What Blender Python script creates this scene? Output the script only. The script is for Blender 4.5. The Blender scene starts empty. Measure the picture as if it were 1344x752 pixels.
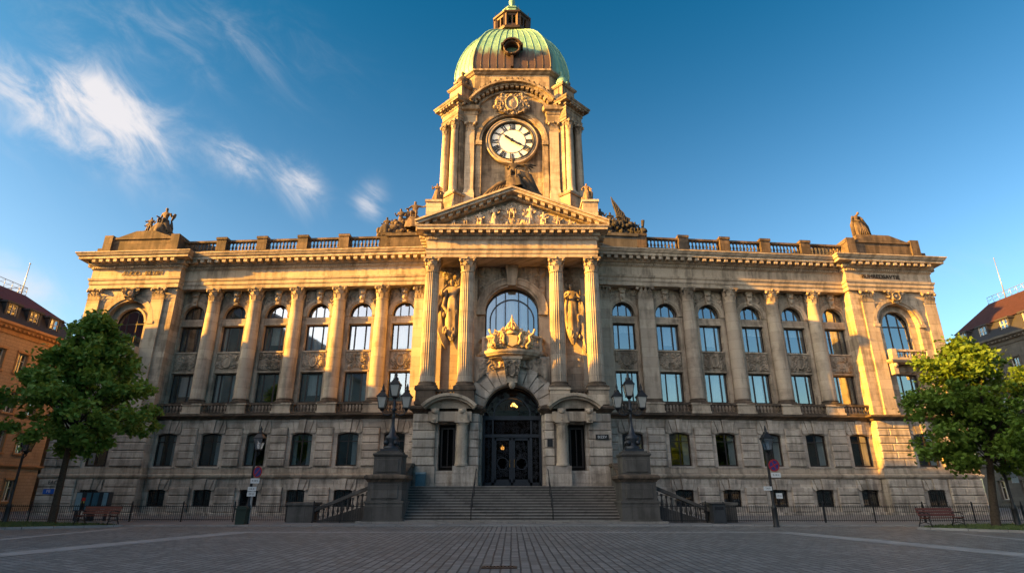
import bpy, bmesh, math, random
import numpy as np
from mathutils import Vector, Matrix
from mathutils.geometry import tessellate_polygon
R = math.radians
PI = math.pi
random.seed(7)
S = bpy.context.scene
COL = S.collection

# ------------------------------------------------------------------ camera, sky, sun, exposure
cam = bpy.data.objects.new('camera', bpy.data.cameras.new('camera'))
COL.objects.link(cam)
S.camera = cam
cam.data.sensor_width = 36
cam.data.lens = 754 / 1344 * 36
cam.data.clip_start = .1
cam.data.clip_end = 3000
cam.location = (0, 0, 1.7)
cam.rotation_euler = (R(90 + 19.63), 0, 0)

SUN_AZ, SUN_EL = 73.0, 18.0          # degrees left of the direction behind the viewer; height
sun_dir = Vector((-math.sin(R(SUN_AZ)) * math.cos(R(SUN_EL)), -math.cos(R(SUN_AZ)) * math.cos(R(SUN_EL)), math.sin(R(SUN_EL))))
sun = bpy.data.objects.new('sun', bpy.data.lights.new('sun', 'SUN'))
COL.objects.link(sun)
sun.data.energy = 5.0
sun.data.angle = R(.5)
sun.data.color = (1, .455, .04)
sun.rotation_euler = sun_dir.to_track_quat('Z', 'Y').to_euler()
sun.location = (-60, -20, 60)

S.view_settings.view_transform = 'Standard'
S.view_settings.look = 'None'
S.view_settings.exposure = 2.45
S.view_settings.gamma = 1
S.view_settings.use_curve_mapping = False

W = bpy.data.worlds.new('World')
S.world = W
W.use_nodes = True


class NT:
    """tiny node-tree writer"""
    def __init__(s, tree):
        s.t = tree
        s.n = tree.nodes
        s.l = tree.links

    def node(s, kind, **kw):
        n = s.n.new(kind)
        for k, v in kw.items():
            setattr(n, k, v)
        return n

    def put(s, sock, val):
        if hasattr(val, 'is_output'):
            s.l.new(val, sock)
        elif isinstance(val, (tuple, list)) and len(val) == 3 and sock.type == 'RGBA':
            sock.default_value = (*val, 1)
        else:
            sock.default_value = val

    def m(s, op, a, b=0.0, c=None, clamp=False):
        n = s.node('ShaderNodeMath', operation=op, use_clamp=clamp)
        s.put(n.inputs[0], a)
        s.put(n.inputs[1], b)
        if c is not None:
            s.put(n.inputs[2], c)
        return n.outputs[0]

    def mix(s, f, a, b, mode='MIX'):
        n = s.node('ShaderNodeMix', data_type='RGBA', blend_type=mode)
        s.put(n.inputs[0], f)
        s.put(n.inputs[6], a)
        s.put(n.inputs[7], b)
        return n.outputs[2]

    def noise(s, vec, scale, detail=4, rough=.55, dist=0):
        n = s.node('ShaderNodeTexNoise')
        if vec is not None:
            s.l.new(vec, n.inputs['Vector'])
        n.inputs['Scale'].default_value = scale
        n.inputs['Detail'].default_value = detail
        n.inputs['Roughness'].default_value = rough
        n.inputs['Distortion'].default_value = dist
        return n.outputs[0]

    def step(s, x, lo, hi):
        n = s.node('ShaderNodeMapRange', interpolation_type='SMOOTHSTEP')
        s.put(n.inputs[0], x)
        n.inputs[1].default_value = lo
        n.inputs[2].default_value = hi
        return n.outputs[0]

    def comb(s, x, y, z):
        n = s.node('ShaderNodeCombineXYZ')
        s.put(n.inputs[0], x)
        s.put(n.inputs[1], y)
        s.put(n.inputs[2], z)
        return n.outputs[0]

    def sep(s, v):
        n = s.node('ShaderNodeSeparateXYZ')
        s.l.new(v, n.inputs[0])
        return n.outputs


def build_sky():
    t = NT(W.node_tree)
    t.n.clear()
    out = t.node('ShaderNodeOutputWorld')
    bg = t.node('ShaderNodeBackground')
    t.l.new(bg.outputs[0], out.inputs[0])
    sky = t.node('ShaderNodeTexSky', sky_type='NISHITA')
    sky.sun_disc = False
    sky.sun_elevation = R(SUN_EL)
    sky.sun_rotation = R(180 + SUN_AZ)
    sky.air_density = 1.0
    sky.dust_density = 1.6
    sky.ozone_density = 2.0
    tc = t.node('ShaderNodeTexCoord')
    x, y, z = t.sep(tc.outputs['Generated'])
    hs = t.node('ShaderNodeHueSaturation')
    t.l.new(sky.outputs[0], hs.inputs['Color'])
    hs.inputs['Saturation'].default_value = 1.15
    hs.inputs['Value'].default_value = 1.1
    gm = t.node('ShaderNodeGamma')
    t.l.new(hs.outputs[0], gm.inputs[0])
    gm.inputs[1].default_value = 1.25
    # deeper and more teal overhead, paler towards the horizon
    col = t.mix(1.0, gm.outputs[0], t.mix(t.step(z, .24, .80), (1.12, 1.10, .93), (.06, .74, .70)), 'MULTIPLY')
    # extra glow added round the low sun, out of view, to warm shaded fronts
    sd = t.m('ADD', t.m('ADD', t.m('MULTIPLY', x, sun_dir.x), t.m('MULTIPLY', y, sun_dir.y)), t.m('MULTIPLY', z, sun_dir.z))
    gl = t.m('MULTIPLY', t.m('POWER', t.m('MAXIMUM', t.m('MULTIPLY', t.m('SUBTRACT', sd, .30), 1.43), 0.0), 1.0), t.m('SUBTRACT', 1.0, t.step(y, -.45, .25)))
    col = t.mix(1.0, col, t.mix(gl, (0, 0, 0), GLOW), 'ADD')
    # wisps of cloud, in directions of the sky (u = x/y, v = z/y ahead of the building)
    yy = t.m('MAXIMUM', y, .05)
    u = t.m('DIVIDE', x, yy)
    v = t.m('DIVIDE', z, yy)
    ahead = t.step(y, .05, .2)

    def blob(cu, cv, su, sv, ang):
        ca, sa = math.cos(R(ang)), math.sin(R(ang))
        du = t.m('SUBTRACT', u, cu)
        dv = t.m('SUBTRACT', v, cv)
        a = t.m('ADD', t.m('MULTIPLY', du, ca / su), t.m('MULTIPLY', dv, sa / su))
        b = t.m('ADD', t.m('MULTIPLY', du, -sa / sv), t.m('MULTIPLY', dv, ca / sv))
        r2 = t.m('ADD', t.m('MULTIPLY', a, a), t.m('MULTIPLY', b, b))
        return t.m('POWER', 2.718, t.m('MULTIPLY', r2, -1.0))
    CL = [(-.99, .775, .21, .07, -31, .95), (-.80, .71, .17, .085, -36, 1.1), (-.89, .80, .09, .04, -45, .8), (-.545, .625, .07, .038, -45, 1.25),
          (-.417, .57, .08, .04, -56, 1.15), (-.278, .527, .034, .05, 0, .95), (-.93, .366, .16, .05, -28, .85), (-.72, .95, .45, .15, -18, .42), (-1.05, .70, .45, .22, -20, .22), (.86, .40, .25, .06, 5, .3)]
    acc = None
    for cu, cv, su, sv, an, k in CL:
        g = t.m('MULTIPLY', blob(cu, cv, su, sv, an), k)
        acc = g if acc is None else t.m('ADD', acc, g)
    # streaky turbulence along the wisps
    ca, sa = math.cos(R(-42)), math.sin(R(-42))
    p = t.m('ADD', t.m('MULTIPLY', u, ca), t.m('MULTIPLY', v, sa))
    q = t.m('ADD', t.m('MULTIPLY', u, -sa), t.m('MULTIPLY', v, ca))
    n1 = t.noise(t.comb(t.m('MULTIPLY', p, 3.4), t.m('MULTIPLY', q, 8.5), 1.3), 1.5, 12, .62, .6)
    n2 = t.noise(t.comb(u, v, 4.0), 3.4, 3, .5, .3)
    dens = t.m('MULTIPLY', acc, t.m('ADD', t.m('MULTIPLY', t.step(n1, .25, .8), 1.1), t.m('MULTIPLY', n2, .25)))
    dens = t.step(dens, .05, 1.45)
    dens = t.m('MULTIPLY', t.m('MULTIPLY', dens, ahead), .95)
    col = t.mix(dens, col, CLOUD)
    t.l.new(col, bg.inputs['Color'])
    bg.inputs['Strength'].default_value = .032
    return hs, bg


GLOW = (17.5, 12.6, 9.8)
CLOUD = (5.2, 5.0, 5.1)
build_sky()
# ------------------------------------------------------------------ materials
MATS = {}


def newmat(name):
    m = bpy.data.materials.new(name)
    m.use_nodes = True
    t = NT(m.node_tree)
    b = t.n['Principled BSDF']
    MATS[name] = m
    return m, t, b


def bump(t, b, height, strength=.4, dist=.02):
    n = t.node('ShaderNodeBump')
    n.inputs['Strength'].default_value = strength
    n.inputs['Distance'].default_value = dist
    t.l.new(height, n.inputs['Height'])
    t.l.new(n.outputs[0], b.inputs['Normal'])


def brick(t, vec, c1, c2, mortar, bw, bh, ms=.012, smooth=.15, offset=.5, bias=0.0):
    n = t.node('ShaderNodeTexBrick')
    t.l.new(vec, n.inputs['Vector'])
    n.offset = offset
    n.inputs['Color1'].default_value = (*c1, 1)
    n.inputs['Color2'].default_value = (*c2, 1)
    n.inputs['Mortar'].default_value = (*mortar, 1)
    n.inputs['Scale'].default_value = 1
    n.inputs['Mortar Size'].default_value = ms
    n.inputs['Mortar Smooth'].default_value = smooth
    n.inputs['Bias'].default_value = bias
    n.inputs['Brick Width'].default_value = bw
    n.inputs['Row Height'].default_value = bh
    return n


def stone(name, c1, c2, bw=1.15, bh=.47, joints=True, soot=.5, soot_col=(.07, .055, .04), soot_lo=.5, grain=.5, rough=.85, zsoot=None):
    m, t, b = newmat(name)
    pos = t.node('ShaderNodeNewGeometry').outputs['Position']
    x, y, z = t.sep(pos)
    u = t.m('ADD', x, y)
    vec = t.comb(u, z, 0.0)
    if joints:
        mort = tuple(.5 * (a + c) * .55 for a, c in zip(c1, c2))
        br = brick(t, vec, c1, c2, mort, bw, bh)
        col = br.outputs[0]
    else:
        col = t.mix(t.noise(pos, .9, 3), c1, c2)
    # block to block and cloudy variation
    big = t.noise(pos, .55, 5, .6)
    col = t.mix(t.step(big, .3, .75), col, (1.12, 1.04, .94), 'MULTIPLY') if False else t.mix(t.m('MULTIPLY', t.step(big, .35, .75), .45), col, tuple(c * .72 for c in c1))
    # rain streaks and soot with shapes of their own
    sv = t.comb(t.m('MULTIPLY', u, 1.6), t.m('MULTIPLY', z, .14), t.m('MULTIPLY', y, .2))
    streak = t.noise(sv, 1.5, 6, .62)
    patch = t.noise(pos, .8, 7, .65, .4)
    s = t.m('ADD', t.m('MULTIPLY', streak, .55), t.m('MULTIPLY', patch, .5))
    s = t.m('MULTIPLY', t.step(s, soot_lo - .02, soot_lo + .16), soot)
    col = t.mix(s, col, soot_col)
    fine = t.noise(pos, 9, 5, .7)
    col = t.mix(t.m('MULTIPLY', t.step(fine, .38, .72), .3 * grain), col, tuple(c * .5 for c in c2))
    t.l.new(col, b.inputs['Base Color'])
    b.inputs['Roughness'].default_value = rough
    b.inputs['Specular IOR Level'].default_value = .25
    h = t.m('MULTIPLY', fine, .5)
    h = t.m('ADD', h, t.m('MULTIPLY', t.noise(pos, 2.5, 5, .6), .8))
    if joints:
        h = t.m('SUBTRACT', h, t.m('MULTIPLY', br.outputs['Fac'], .9))
    bump(t, b, h, .55, .03)
    return m


stone('sandstone', (.52, .43, .33), (.30, .245, .19), soot=.62, soot_lo=.49, grain=.9)
stone('sandstone_weathered', (.43, .34, .24), (.27, .21, .15), soot=.78, soot_lo=.46, soot_col=(.06, .045, .033), grain=1.0)
stone('sandstone_smooth', (.51, .42, .32), (.36, .295, .225), bw=1.9, bh=3.0, soot=.62, soot_lo=.49, grain=.9)
stone('sandstone_column', (.50, .42, .325), (.37, .305, .24), bw=40, bh=.78, soot=.5, soot_lo=.5)
stone('sandstone_carved', (.44, .36, .275), (.29, .235, .18), joints=False, soot=.7, soot_lo=.47)
stone('sandstone_base', (.54, .47, .39), (.34, .295, .245), bw=1.3, bh=.56, soot=.6, soot_lo=.48, grain=.9)
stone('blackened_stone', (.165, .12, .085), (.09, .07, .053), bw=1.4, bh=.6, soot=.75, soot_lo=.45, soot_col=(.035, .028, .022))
stone('dark_statue_stone', (.17, .12, .08), (.10, .075, .055), joints=False, soot=.8, soot_lo=.45, soot_col=(.025, .022, .02))
stone('black_statue_stone', (.06, .055, .05), (.04, .037, .035), joints=False, soot=.7, soot_lo=.45, soot_col=(.02, .02, .02))
stone('brown_statue_stone', (.26, .17, .10), (.17, .115, .07), joints=False, soot=.6, soot_lo=.48, soot_col=(.04, .03, .022))
stone('plinth_stone', (.125, .117, .105), (.08, .075, .068), bw=1.6, bh=.9, soot=.6, soot_lo=.47, soot_col=(.04, .037, .033))
stone('granite_riser', (.12, .112, .10), (.085, .08, .072), bw=1.5, bh=5, soot=.5, soot_lo=.48, soot_col=(.05, .047, .043))
stone('golden_stone', (.56, .42, .24), (.46, .33, .18), joints=False, soot=.35, soot_lo=.5)  # yellower and paler than the other carved stone
stone('granite_step', (.27, .25, .225), (.21, .195, .175), bw=1.5, bh=5, soot=.45, soot_lo=.5, soot_col=(.07, .065, .06))
stone('orange_stucco', (.50, .33, .20), (.43, .28, .165), bw=.6, bh=.28, soot=.3, soot_lo=.55, soot_col=(.16, .07, .035))
stone('orange_trim', (.50, .27, .12), (.42, .22, .10), joints=False, soot=.4, soot_lo=.52, soot_col=(.14, .07, .04))
stone('grey_stone', (.28, .245, .20), (.22, .195, .165), bw=.9, bh=.4, soot=.4, soot_lo=.5, soot_col=(.08, .07, .06))
stone('shaded_grey_stone', (.15, .14, .125), (.11, .10, .09), bw=.9, bh=.4, soot=.4, soot_lo=.5, soot_col=(.05, .045, .04))  # right-hand house: grey stone with its shade put into the colour
stone('shaded_grey_trim', (.14, .13, .115), (.11, .10, .09), joints=False, soot=.5, soot_lo=.5, soot_col=(.05, .045, .04))  # trim of that house, shade in the colour as well
stone('grey_trim', (.27, .24, .20), (.21, .19, .16), joints=False, soot=.5, soot_lo=.5, soot_col=(.07, .06, .05))


def plain(name, col, rough=.6, metal=0.0, var=.25, scale=6.0, spec=.4, bmp=.2):
    m, t, b = newmat(name)
    pos = t.node('ShaderNodeNewGeometry').outputs['Position']
    n = t.noise(pos, scale, 6, .65)
    c = t.mix(t.m('MULTIPLY', t.step(n, .35, .7), var), col, tuple(x * .35 for x in col))
    t.l.new(c, b.inputs['Base Color'])
    r = t.m('ADD', rough - .08, t.m('MULTIPLY', n, .2))
    t.l.new(r, b.inputs['Roughness'])
    b.inputs['Metallic'].default_value = metal
    b.inputs['Specular IOR Level'].default_value = spec
    if bmp:
        bump(t, b, n, bmp, .01)
    return m


plain('black_iron', (.018, .019, .021), .45, .3, .3)
plain('blue_iron', (.03, .036, .045), .42, .4, .4, 9)
plain('window_frame', (.022, .014, .011), .4, 0, .2)
plain('bronze_letter', (.05, .032, .02), .45, .6)
plain('dark_interior', (.018, .016, .015), .9, bmp=0)
plain('curtain_cloth', (.62, .66, .66), .9, 0, .12, 2)
plain('clock_white', (.86, .80, .70), .45, 0, .04, 3, bmp=0)
plain('clock_black', (.012, .011, .011), .4, bmp=0)
plain('slate', (.035, .034, .038), .6)
plain('red_roof', (.105, .022, .02), .75, 0, .45, 2.5)
plain('shaded_red_roof', (.036, .011, .012), .8, 0, .45, 2.5)  # right-hand roof, darkened in the colour to stand in for shade
plain('bench_wood', (.11, .026, .014), .5, 0, .35, 14)
plain('bin_green', (.012, .032, .024), .45)
plain('bin_grey', (.035, .038, .042), .5)
plain('cabinet_blue', (.05, .13, .17), .4)
plain('cabinet_pale', (.20, .30, .34), .45)
plain('cabinet_dark', (.025, .03, .036), .45)
plain('sign_red', (.30, .012, .018), .4, bmp=0)
plain('sign_blue', (.022, .026, .16), .4, bmp=0)
plain('plate_blue', (.02, .10, .42), .4, bmp=0)
plain('plate_white', (.60, .62, .62), .5, 0, .25, 20, bmp=0)
plain('pale_metal', (.35, .37, .38), .4, .6)
plain('lamp_glass', (.34, .345, .32), .18, 0, .15, 5, .6, 0)
plain('brown_copper', (.065, .04, .027), .55, .35, .5, 3)
plain('white_frame', (.55, .52, .46), .5, 0, .2)
plain('brass', (.55, .33, .09), .35, .9)
plain('tree_bark', (.055, .042, .03), .95, 0, .6, 12, .2, .8)
plain('red_lamp', (.55, .03, .02), .4, bmp=0)
plain('yellow_paint', (.5, .38, .05), .45, bmp=0)


def m_copper():
    m, t, b = newmat('green_copper')
    pos = t.node('ShaderNodeNewGeometry').outputs['Position']
    x, y, z = t.sep(pos)
    n = t.noise(pos, 1.2, 6, .65)
    st = t.noise(t.comb(t.m('MULTIPLY', x, 2.2), t.m('MULTIPLY', y, 2.2), t.m('MULTIPLY', z, .3)), 1.2, 5, .6)
    col = t.mix(t.step(n, .3, .75), (.23, .40, .27), (.11, .26, .20))
    # the foot of the dome has lost its green
    edge = t.m('ADD', z, t.m('MULTIPLY', t.m('SUBTRACT', st, .5), 3.4))
    col = t.mix(t.m('MULTIPLY', t.m('SUBTRACT', 1, t.step(edge, 43.6, 45.2)), t.m('SUBTRACT', 1, t.step(t.m('ABSOLUTE', x), 3.8, 4.4))), col, (.075, .045, .03))
    col = t.mix(t.m('MULTIPLY', t.step(st, .55, .75), .35), col, (.10, .10, .06))
    t.l.new(col, b.inputs['Base Color'])
    b.inputs['Roughness'].default_value = .5
    b.inputs['Metallic'].default_value = .15
    bump(t, b, n, .25, .03)


m_copper()


def m_glass(name, refl, tint, wav=.012):
    m, t, b = newmat(name)
    t.n.remove(b)
    out = t.n['Material Output']
    pos = t.node('ShaderNodeNewGeometry').outputs['Position']
    bn = t.node('ShaderNodeBump')
    bn.inputs['Strength'].default_value = .12
    bn.inputs['Distance'].default_value = wav
    t.l.new(t.noise(pos, .9, 2, .4), bn.inputs['Height'])
    tr = t.node('ShaderNodeBsdfTransparent')
    tr.inputs[0].default_value = (*tint, 1)
    gl = t.node('ShaderNodeBsdfGlossy')
    gl.inputs['Roughness'].default_value = .03
    gl.inputs['Color'].default_value = (.88, .95, 1, 1)
    t.l.new(bn.outputs[0], gl.inputs['Normal'])
    mx = t.node('ShaderNodeMixShader')
    mx.inputs[0].default_value = refl
    t.l.new(tr.outputs[0], mx.inputs[1])
    t.l.new(gl.outputs[0], mx.inputs[2])
    t.l.new(mx.outputs[0], out.inputs[0])


m_glass('window_glass', .42, (.72, .80, .82))
m_glass('dark_glass', .2, (.5, .55, .56))
m_glass('door_glass', .012, (.35, .36, .36))
m_glass('street_glass', .34, (.6, .6, .58))


def m_leaf(name, c1, c2):
    m, t, b = newmat(name)
    out = t.n['Material Output']
    g = t.node('ShaderNodeNewGeometry')
    rnd = g.outputs['Random Per Island']
    col = t.mix(rnd, c1, c2)
    t.l.new(col, b.inputs['Base Color'])
    b.inputs['Roughness'].default_value = .55
    b.inputs['Specular IOR Level'].default_value = .3
    tl = t.node('ShaderNodeBsdfTranslucent')
    t.l.new(t.mix(.5, col, (.16, .17, .01)), tl.inputs['Color'])
    mx = t.node('ShaderNodeMixShader')
    mx.inputs[0].default_value = .35
    t.l.new(b.outputs[0], mx.inputs[1])
    t.l.new(tl.outputs[0], mx.inputs[2])
    t.l.new(mx.outputs[0], out.inputs[0])


m_leaf('leaf_deep', (.10, .20, .028), (.19, .31, .06))
m_leaf('leaf_fresh', (.075, .15, .018), (.14, .225, .03))


def m_ground():
    m, t, b = newmat('cobbles')
    pos = t.node('ShaderNodeNewGeometry').outputs['Position']
    x, y, z = t.sep(pos)
    wob = t.noise(pos, 1.2, 3, .5)
    vec = t.comb(t.m('ADD', y, t.m('MULTIPLY', wob, .08)), t.m('ADD', x, t.m('MULTIPLY', wob, .06)), 0.0)
    br = brick(t, vec, (.25, .245, .235), (.13, .127, .122), (.03, .029, .028), .30, .24, .026, .4)
    big = t.noise(pos, .28, 6, .6)
    col = t.mix(t.m('MULTIPLY', t.step(big, .35, .7), .5), br.outputs[0], (.09, .088, .085))
    f = t.noise(pos, 7, 5, .7)
    col = t.mix(t.m('MULTIPLY', t.step(f, .5, .75), .35), col, (.20, .19, .18))
    pt = t.noise(pos, .8, 6, .7, .5)
    col = t.mix(t.m('MULTIPLY', t.step(pt, .58, .7), .45), col, (.06, .057, .055))
    t.l.new(col, b.inputs['Base Color'])
    b.inputs['Roughness'].default_value = .62
    b.inputs['Specular IOR Level'].default_value = .4
    h = t.m('SUBTRACT', t.m('MULTIPLY', f, .4), t.m('MULTIPLY', br.outputs['Fac'], 1.0))
    h = t.m('ADD', h, t.m('MULTIPLY', t.noise(pos, 3.0, 2), .7))
    bump(t, b, h, .8, .03)


m_ground()


def m_slab(name, c1, c2, bw, bh):
    m, t, b = newmat(name)
    pos = t.node('ShaderNodeNewGeometry').outputs['Position']
    x, y, z = t.sep(pos)
    br = brick(t, t.comb(x, y, 0.0), c1, c2, tuple(c * .4 for c in c2), bw, bh, .012, .2)
    col = t.mix(t.m('MULTIPLY', t.step(t.noise(pos, .6, 6, .65), .4, .7), .45), br.outputs[0], tuple(c * .55 for c in c2))
    f = t.noise(pos, 9, 5, .7)
    col = t.mix(t.m('MULTIPLY', t.step(f, .5, .75), .3), col, tuple(c * .5 for c in c2))
    t.l.new(col, b.inputs['Base Color'])
    b.inputs['Roughness'].default_value = .75
    bump(t, b, t.m('SUBTRACT', t.m('MULTIPLY', f, .4), br.outputs['Fac']), .5, .015)


m_slab('pavement_slab', (.20, .195, .19), (.16, .155, .152), .9, .6)
m_slab('band_stone', (.30, .295, .285), (.25, .245, .24), .8, .5)
m_slab('kerb_stone', (.26, .255, .245), (.21, .205, .2), 1.1, 3)


def m_grass():
    m, t, b = newmat('grass_blade')
    g = t.node('ShaderNodeNewGeometry')
    col = t.mix(g.outputs['Random Per Island'], (.035, .065, .012), (.075, .10, .02))
    t.l.new(col, b.inputs['Base Color'])
    b.inputs['Roughness'].default_value = .7


m_grass()
plain('soil', (.03, .035, .015), .95, 0, .5, 5)
# ------------------------------------------------------------------ mesh helpers
class MB:
    """collects shapes, links them as one mesh object"""
    def __init__(s):
        s.v = []
        s.f = []
        s.sm = []
        s.mi = []
        s.T = None
        s.cur = 0

    def add(s, vs, fs, smooth=False):
        o = len(s.v)
        if s.T is not None:
            vs = [tuple(s.T @ Vector(p)) for p in vs]
        s.v.extend(tuple(p) for p in vs)
        s.f.extend(tuple(i + o for i in f) for f in fs)
        s.sm.extend([smooth] * len(fs))
        s.mi.extend([s.cur] * len(fs))

    def box(s, x0, x1, y0, y1, z0, z1):
        s.add([(x0, y0, z0), (x1, y0, z0), (x1, y1, z0), (x0, y1, z0), (x0, y0, z1), (x1, y0, z1), (x1, y1, z1), (x0, y1, z1)],
              [(0, 3, 2, 1), (4, 5, 6, 7), (0, 1, 5, 4), (1, 2, 6, 5), (2, 3, 7, 6), (3, 0, 4, 7)])

    def block(s, x0, x1, z0, z1, yb, yf, c=.035):
        """a stone with a chamfered face towards -y"""
        ym = yf + c
        A = [(x0, z0), (x1, z0), (x1, z1), (x0, z1)]
        B = [(x0 + c, z0 + c), (x1 - c, z0 + c), (x1 - c, z1 - c), (x0 + c, z1 - c)]
        vs = [(x, yb, z) for x, z in A] + [(x, ym, z) for x, z in A] + [(x, yf, z) for x, z in B]
        fs = [(8, 9, 10, 11)]
        for i in range(4):
            j = (i + 1) % 4
            fs += [(i, j, 4 + j, 4 + i), (4 + i, 4 + j, 8 + j, 8 + i)]
        s.add(vs, fs)

    def prism(s, poly, y0, y1, c=0):
        """polygon in x,z, from y0 (front) to y1"""
        n = len(poly)
        tri = tessellate_polygon([[Vector((x, z, 0)) for x, z in poly]])
        vs = [(x, y0, z) for x, z in poly] + [(x, y1, z) for x, z in poly]
        fs = [tuple(t) for t in tri] + [tuple(i + n for i in t)[::-1] for t in tri]
        fs += [(i, (i + 1) % n, n + (i + 1) % n, n + i) for i in range(n)]
        s.add(vs, fs)

    def holed(s, outer, holes, y0, depth, back=False):
        """a wall in x,z with openings; reveals go back by depth"""
        polys = [outer] + holes
        flat = [p for q in polys for p in q]
        tri = tessellate_polygon([[Vector((x, z, 0)) for x, z in q] for q in polys])
        n = len(flat)
        vs = [(x, y0, z) for x, z in flat] + [(x, y0 + depth, z) for x, z in flat]
        fs = [tuple(t) for t in tri]
        if back:
            fs += [tuple(i + n for i in t)[::-1] for t in tri]
        o = len(outer)
        for q in holes:
            k = len(q)
            fs += [(o + i, o + (i + 1) % k, n + o + (i + 1) % k, n + o + i) for i in range(k)]
            o += k
        s.add(vs, fs)

    def arc(s, cx, cz, r0, r1, y0, y1, a0=0, a1=180, n=24):
        """part of a ring in x,z"""
        P = []
        for i in range(n + 1):
            a = R(a0 + (a1 - a0) * i / n)
            c, q = math.cos(a), math.sin(a)
            P.append([(cx + r0 * c, y0, cz + r0 * q), (cx + r1 * c, y0, cz + r1 * q), (cx + r1 * c, y1, cz + r1 * q), (cx + r0 * c, y1, cz + r0 * q)])
        vs = [p for q in P for p in q]
        fs = []
        for i in range(n):
            a, b = 4 * i, 4 * i + 4
            for k in range(4):
                fs.append((a + k, a + (k + 1) % 4, b + (k + 1) % 4, b + k))
        fs += [(0, 3, 2, 1), (4 * n, 4 * n + 1, 4 * n + 2, 4 * n + 3)]
        s.add(vs, fs)

    def lathe(s, prof, cx=0, cy=0, seg=16, a0=0, a1=360, flute=0, fd=.07, smooth=True, caps=True):
        full = abs(a1 - a0) >= 360
        n = seg if full else seg + 1
        vs, fs = [], []
        for r, z in prof:
            for i in range(n):
                a = R(a0 + (a1 - a0) * i / seg)
                k = 1 - fd * abs(math.sin(a * flute / 2)) if flute else 1
                vs.append((cx + r * k * math.cos(a), cy + r * k * math.sin(a), z))
        for j in range(len(prof) - 1):
            for i in range(seg):
                b = (i + 1) % n
                fs.append((j * n + i, j * n + b, (j + 1) * n + b, (j + 1) * n + i))
        s.add(vs, fs, smooth)
        if caps and full:
            o = len(s.v)
            for j in (0, len(prof) - 1):
                r, z = prof[j]
                if r > .001:
                    s.add([(cx + r * math.cos(R(a0 + 360 * i / seg)), cy + r * math.sin(R(a0 + 360 * i / seg)), z) for i in range(seg)], [tuple(range(seg))])

    def tube(s, pts, rad, seg=8, smooth=True):
        pts = [Vector(p) for p in pts]
        if not isinstance(rad, (list, tuple)):
            rad = [rad] * len(pts)
        vs, fs = [], []
        ref = None
        for i, p in enumerate(pts):
            d = (pts[min(i + 1, len(pts) - 1)] - pts[max(i - 1, 0)]).normalized()
            if ref is None:
                ref = Vector((0, 0, 1)) if abs(d.z) < .9 else Vector((1, 0, 0))
            a = d.cross(ref)
            if a.length < 1e-5:
                a = d.orthogonal()
            a.normalize()
            b = d.cross(a)
            ref = b.cross(d) if False else ref
            for k in range(seg):
                t = 2 * PI * k / seg
                vs.append(tuple(p + (a * math.cos(t) + b * math.sin(t)) * rad[i]))
        for i in range(len(pts) - 1):
            for k in range(seg):
                q = (k + 1) % seg
                fs.append((i * seg + k, i * seg + q, (i + 1) * seg + q, (i + 1) * seg + k))
        fs.append(tuple(range(seg))[::-1])
        fs.append(tuple(range((len(pts) - 1) * seg, len(pts) * seg)))
        s.add(vs, fs, smooth)

    def sweep(s, path, prof, closed=False, base=0.0):
        """a moulding: path in x,y (outward is to the right of travel), profile of (out, z)"""
        P = [Vector(p) for p in path]
        n = len(P)
        nor = []
        cnt = n if closed else n - 1
        for i in range(cnt):
            d = (P[(i + 1) % n] - P[i]).normalized()
            nor.append(Vector((d.y, -d.x)))
        vs, fs = [], []
        k = len(prof)
        for i in range(n):
            if closed:
                a, b = nor[i - 1], nor[i]
            else:
                a, b = nor[max(i - 1, 0)], nor[min(i, cnt - 1)]
            mvec = (a + b) / max(.2, 1 + a.dot(b))
            for o, z in prof:
                vs.append((P[i].x + mvec.x * o, P[i].y + mvec.y * o, z + base))
        for i in range(cnt):
            a, b = i * k, ((i + 1) % n) * k
            for j in range(k - 1):
                fs.append((a + j, b + j, b + j + 1, a + j + 1))
        if not closed:
            fs.append(tuple(range(k)))
            fs.append(tuple(range((n - 1) * k, n * k))[::-1])
        s.add(vs, fs)

    def obox(s, x, y, t, w, o0, o1, z0, z1):
        """box centred on x,y; t along the wall, outward to the right of t"""
        n = (t[1], -t[0])
        vs = []
        for z in (z0, z1):
            for a, o in ((-w / 2, o0), (w / 2, o0), (w / 2, o1), (-w / 2, o1)):
                vs.append((x + t[0] * a + n[0] * o, y + t[1] * a + n[1] * o, z))
        s.add(vs, [(0, 1, 2, 3), (4, 7, 6, 5), (0, 4, 5, 1), (1, 5, 6, 2), (2, 6, 7, 3), (3, 7, 4, 0)])

    def along(s, path, spacing, w, o0, o1, z0, z1, ends=.3, skip=()):
        """a row of brackets or dentils along a path"""
        P = [Vector(p) for p in path]
        for i in range(len(P) - 1):
            if i in skip:
                continue
            d = P[i + 1] - P[i]
            L = d.length
            t = d / L
            n = max(1, round((L - 2 * ends + w) / spacing))
            for k in range(n):
                q = P[i] + t * (ends + (L - 2 * ends) * ((k + .5) / n))
                s.obox(q.x, q.y, t, w, o0, o1, z0, z1)

    def ball(s, c, r, seg=10, rings=7, sc=(1, 1, 1)):
        vs, fs = [], []
        for j in range(rings + 1):
            p = PI * j / rings
            for i in range(seg):
                a = 2 * PI * i / seg
                vs.append((c[0] + r * sc[0] * math.sin(p) * math.cos(a), c[1] + r * sc[1] * math.sin(p) * math.sin(a), c[2] + r * sc[2] * math.cos(p)))
        for j in range(rings):
            for i in range(seg):
                b = (i + 1) % seg
                fs.append((j * seg + i, (j + 1) * seg + i, (j + 1) * seg + b, j * seg + b))
        s.add(vs, fs, True)

    def mesh(s, name):
        me = bpy.data.meshes.new(name)
        me.from_pydata(s.v, [], s.f)
        me.polygons.foreach_set('use_smooth', s.sm)
        if any(s.mi):
            me.polygons.foreach_set('material_index', s.mi)
        me.update()
        return me

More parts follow.
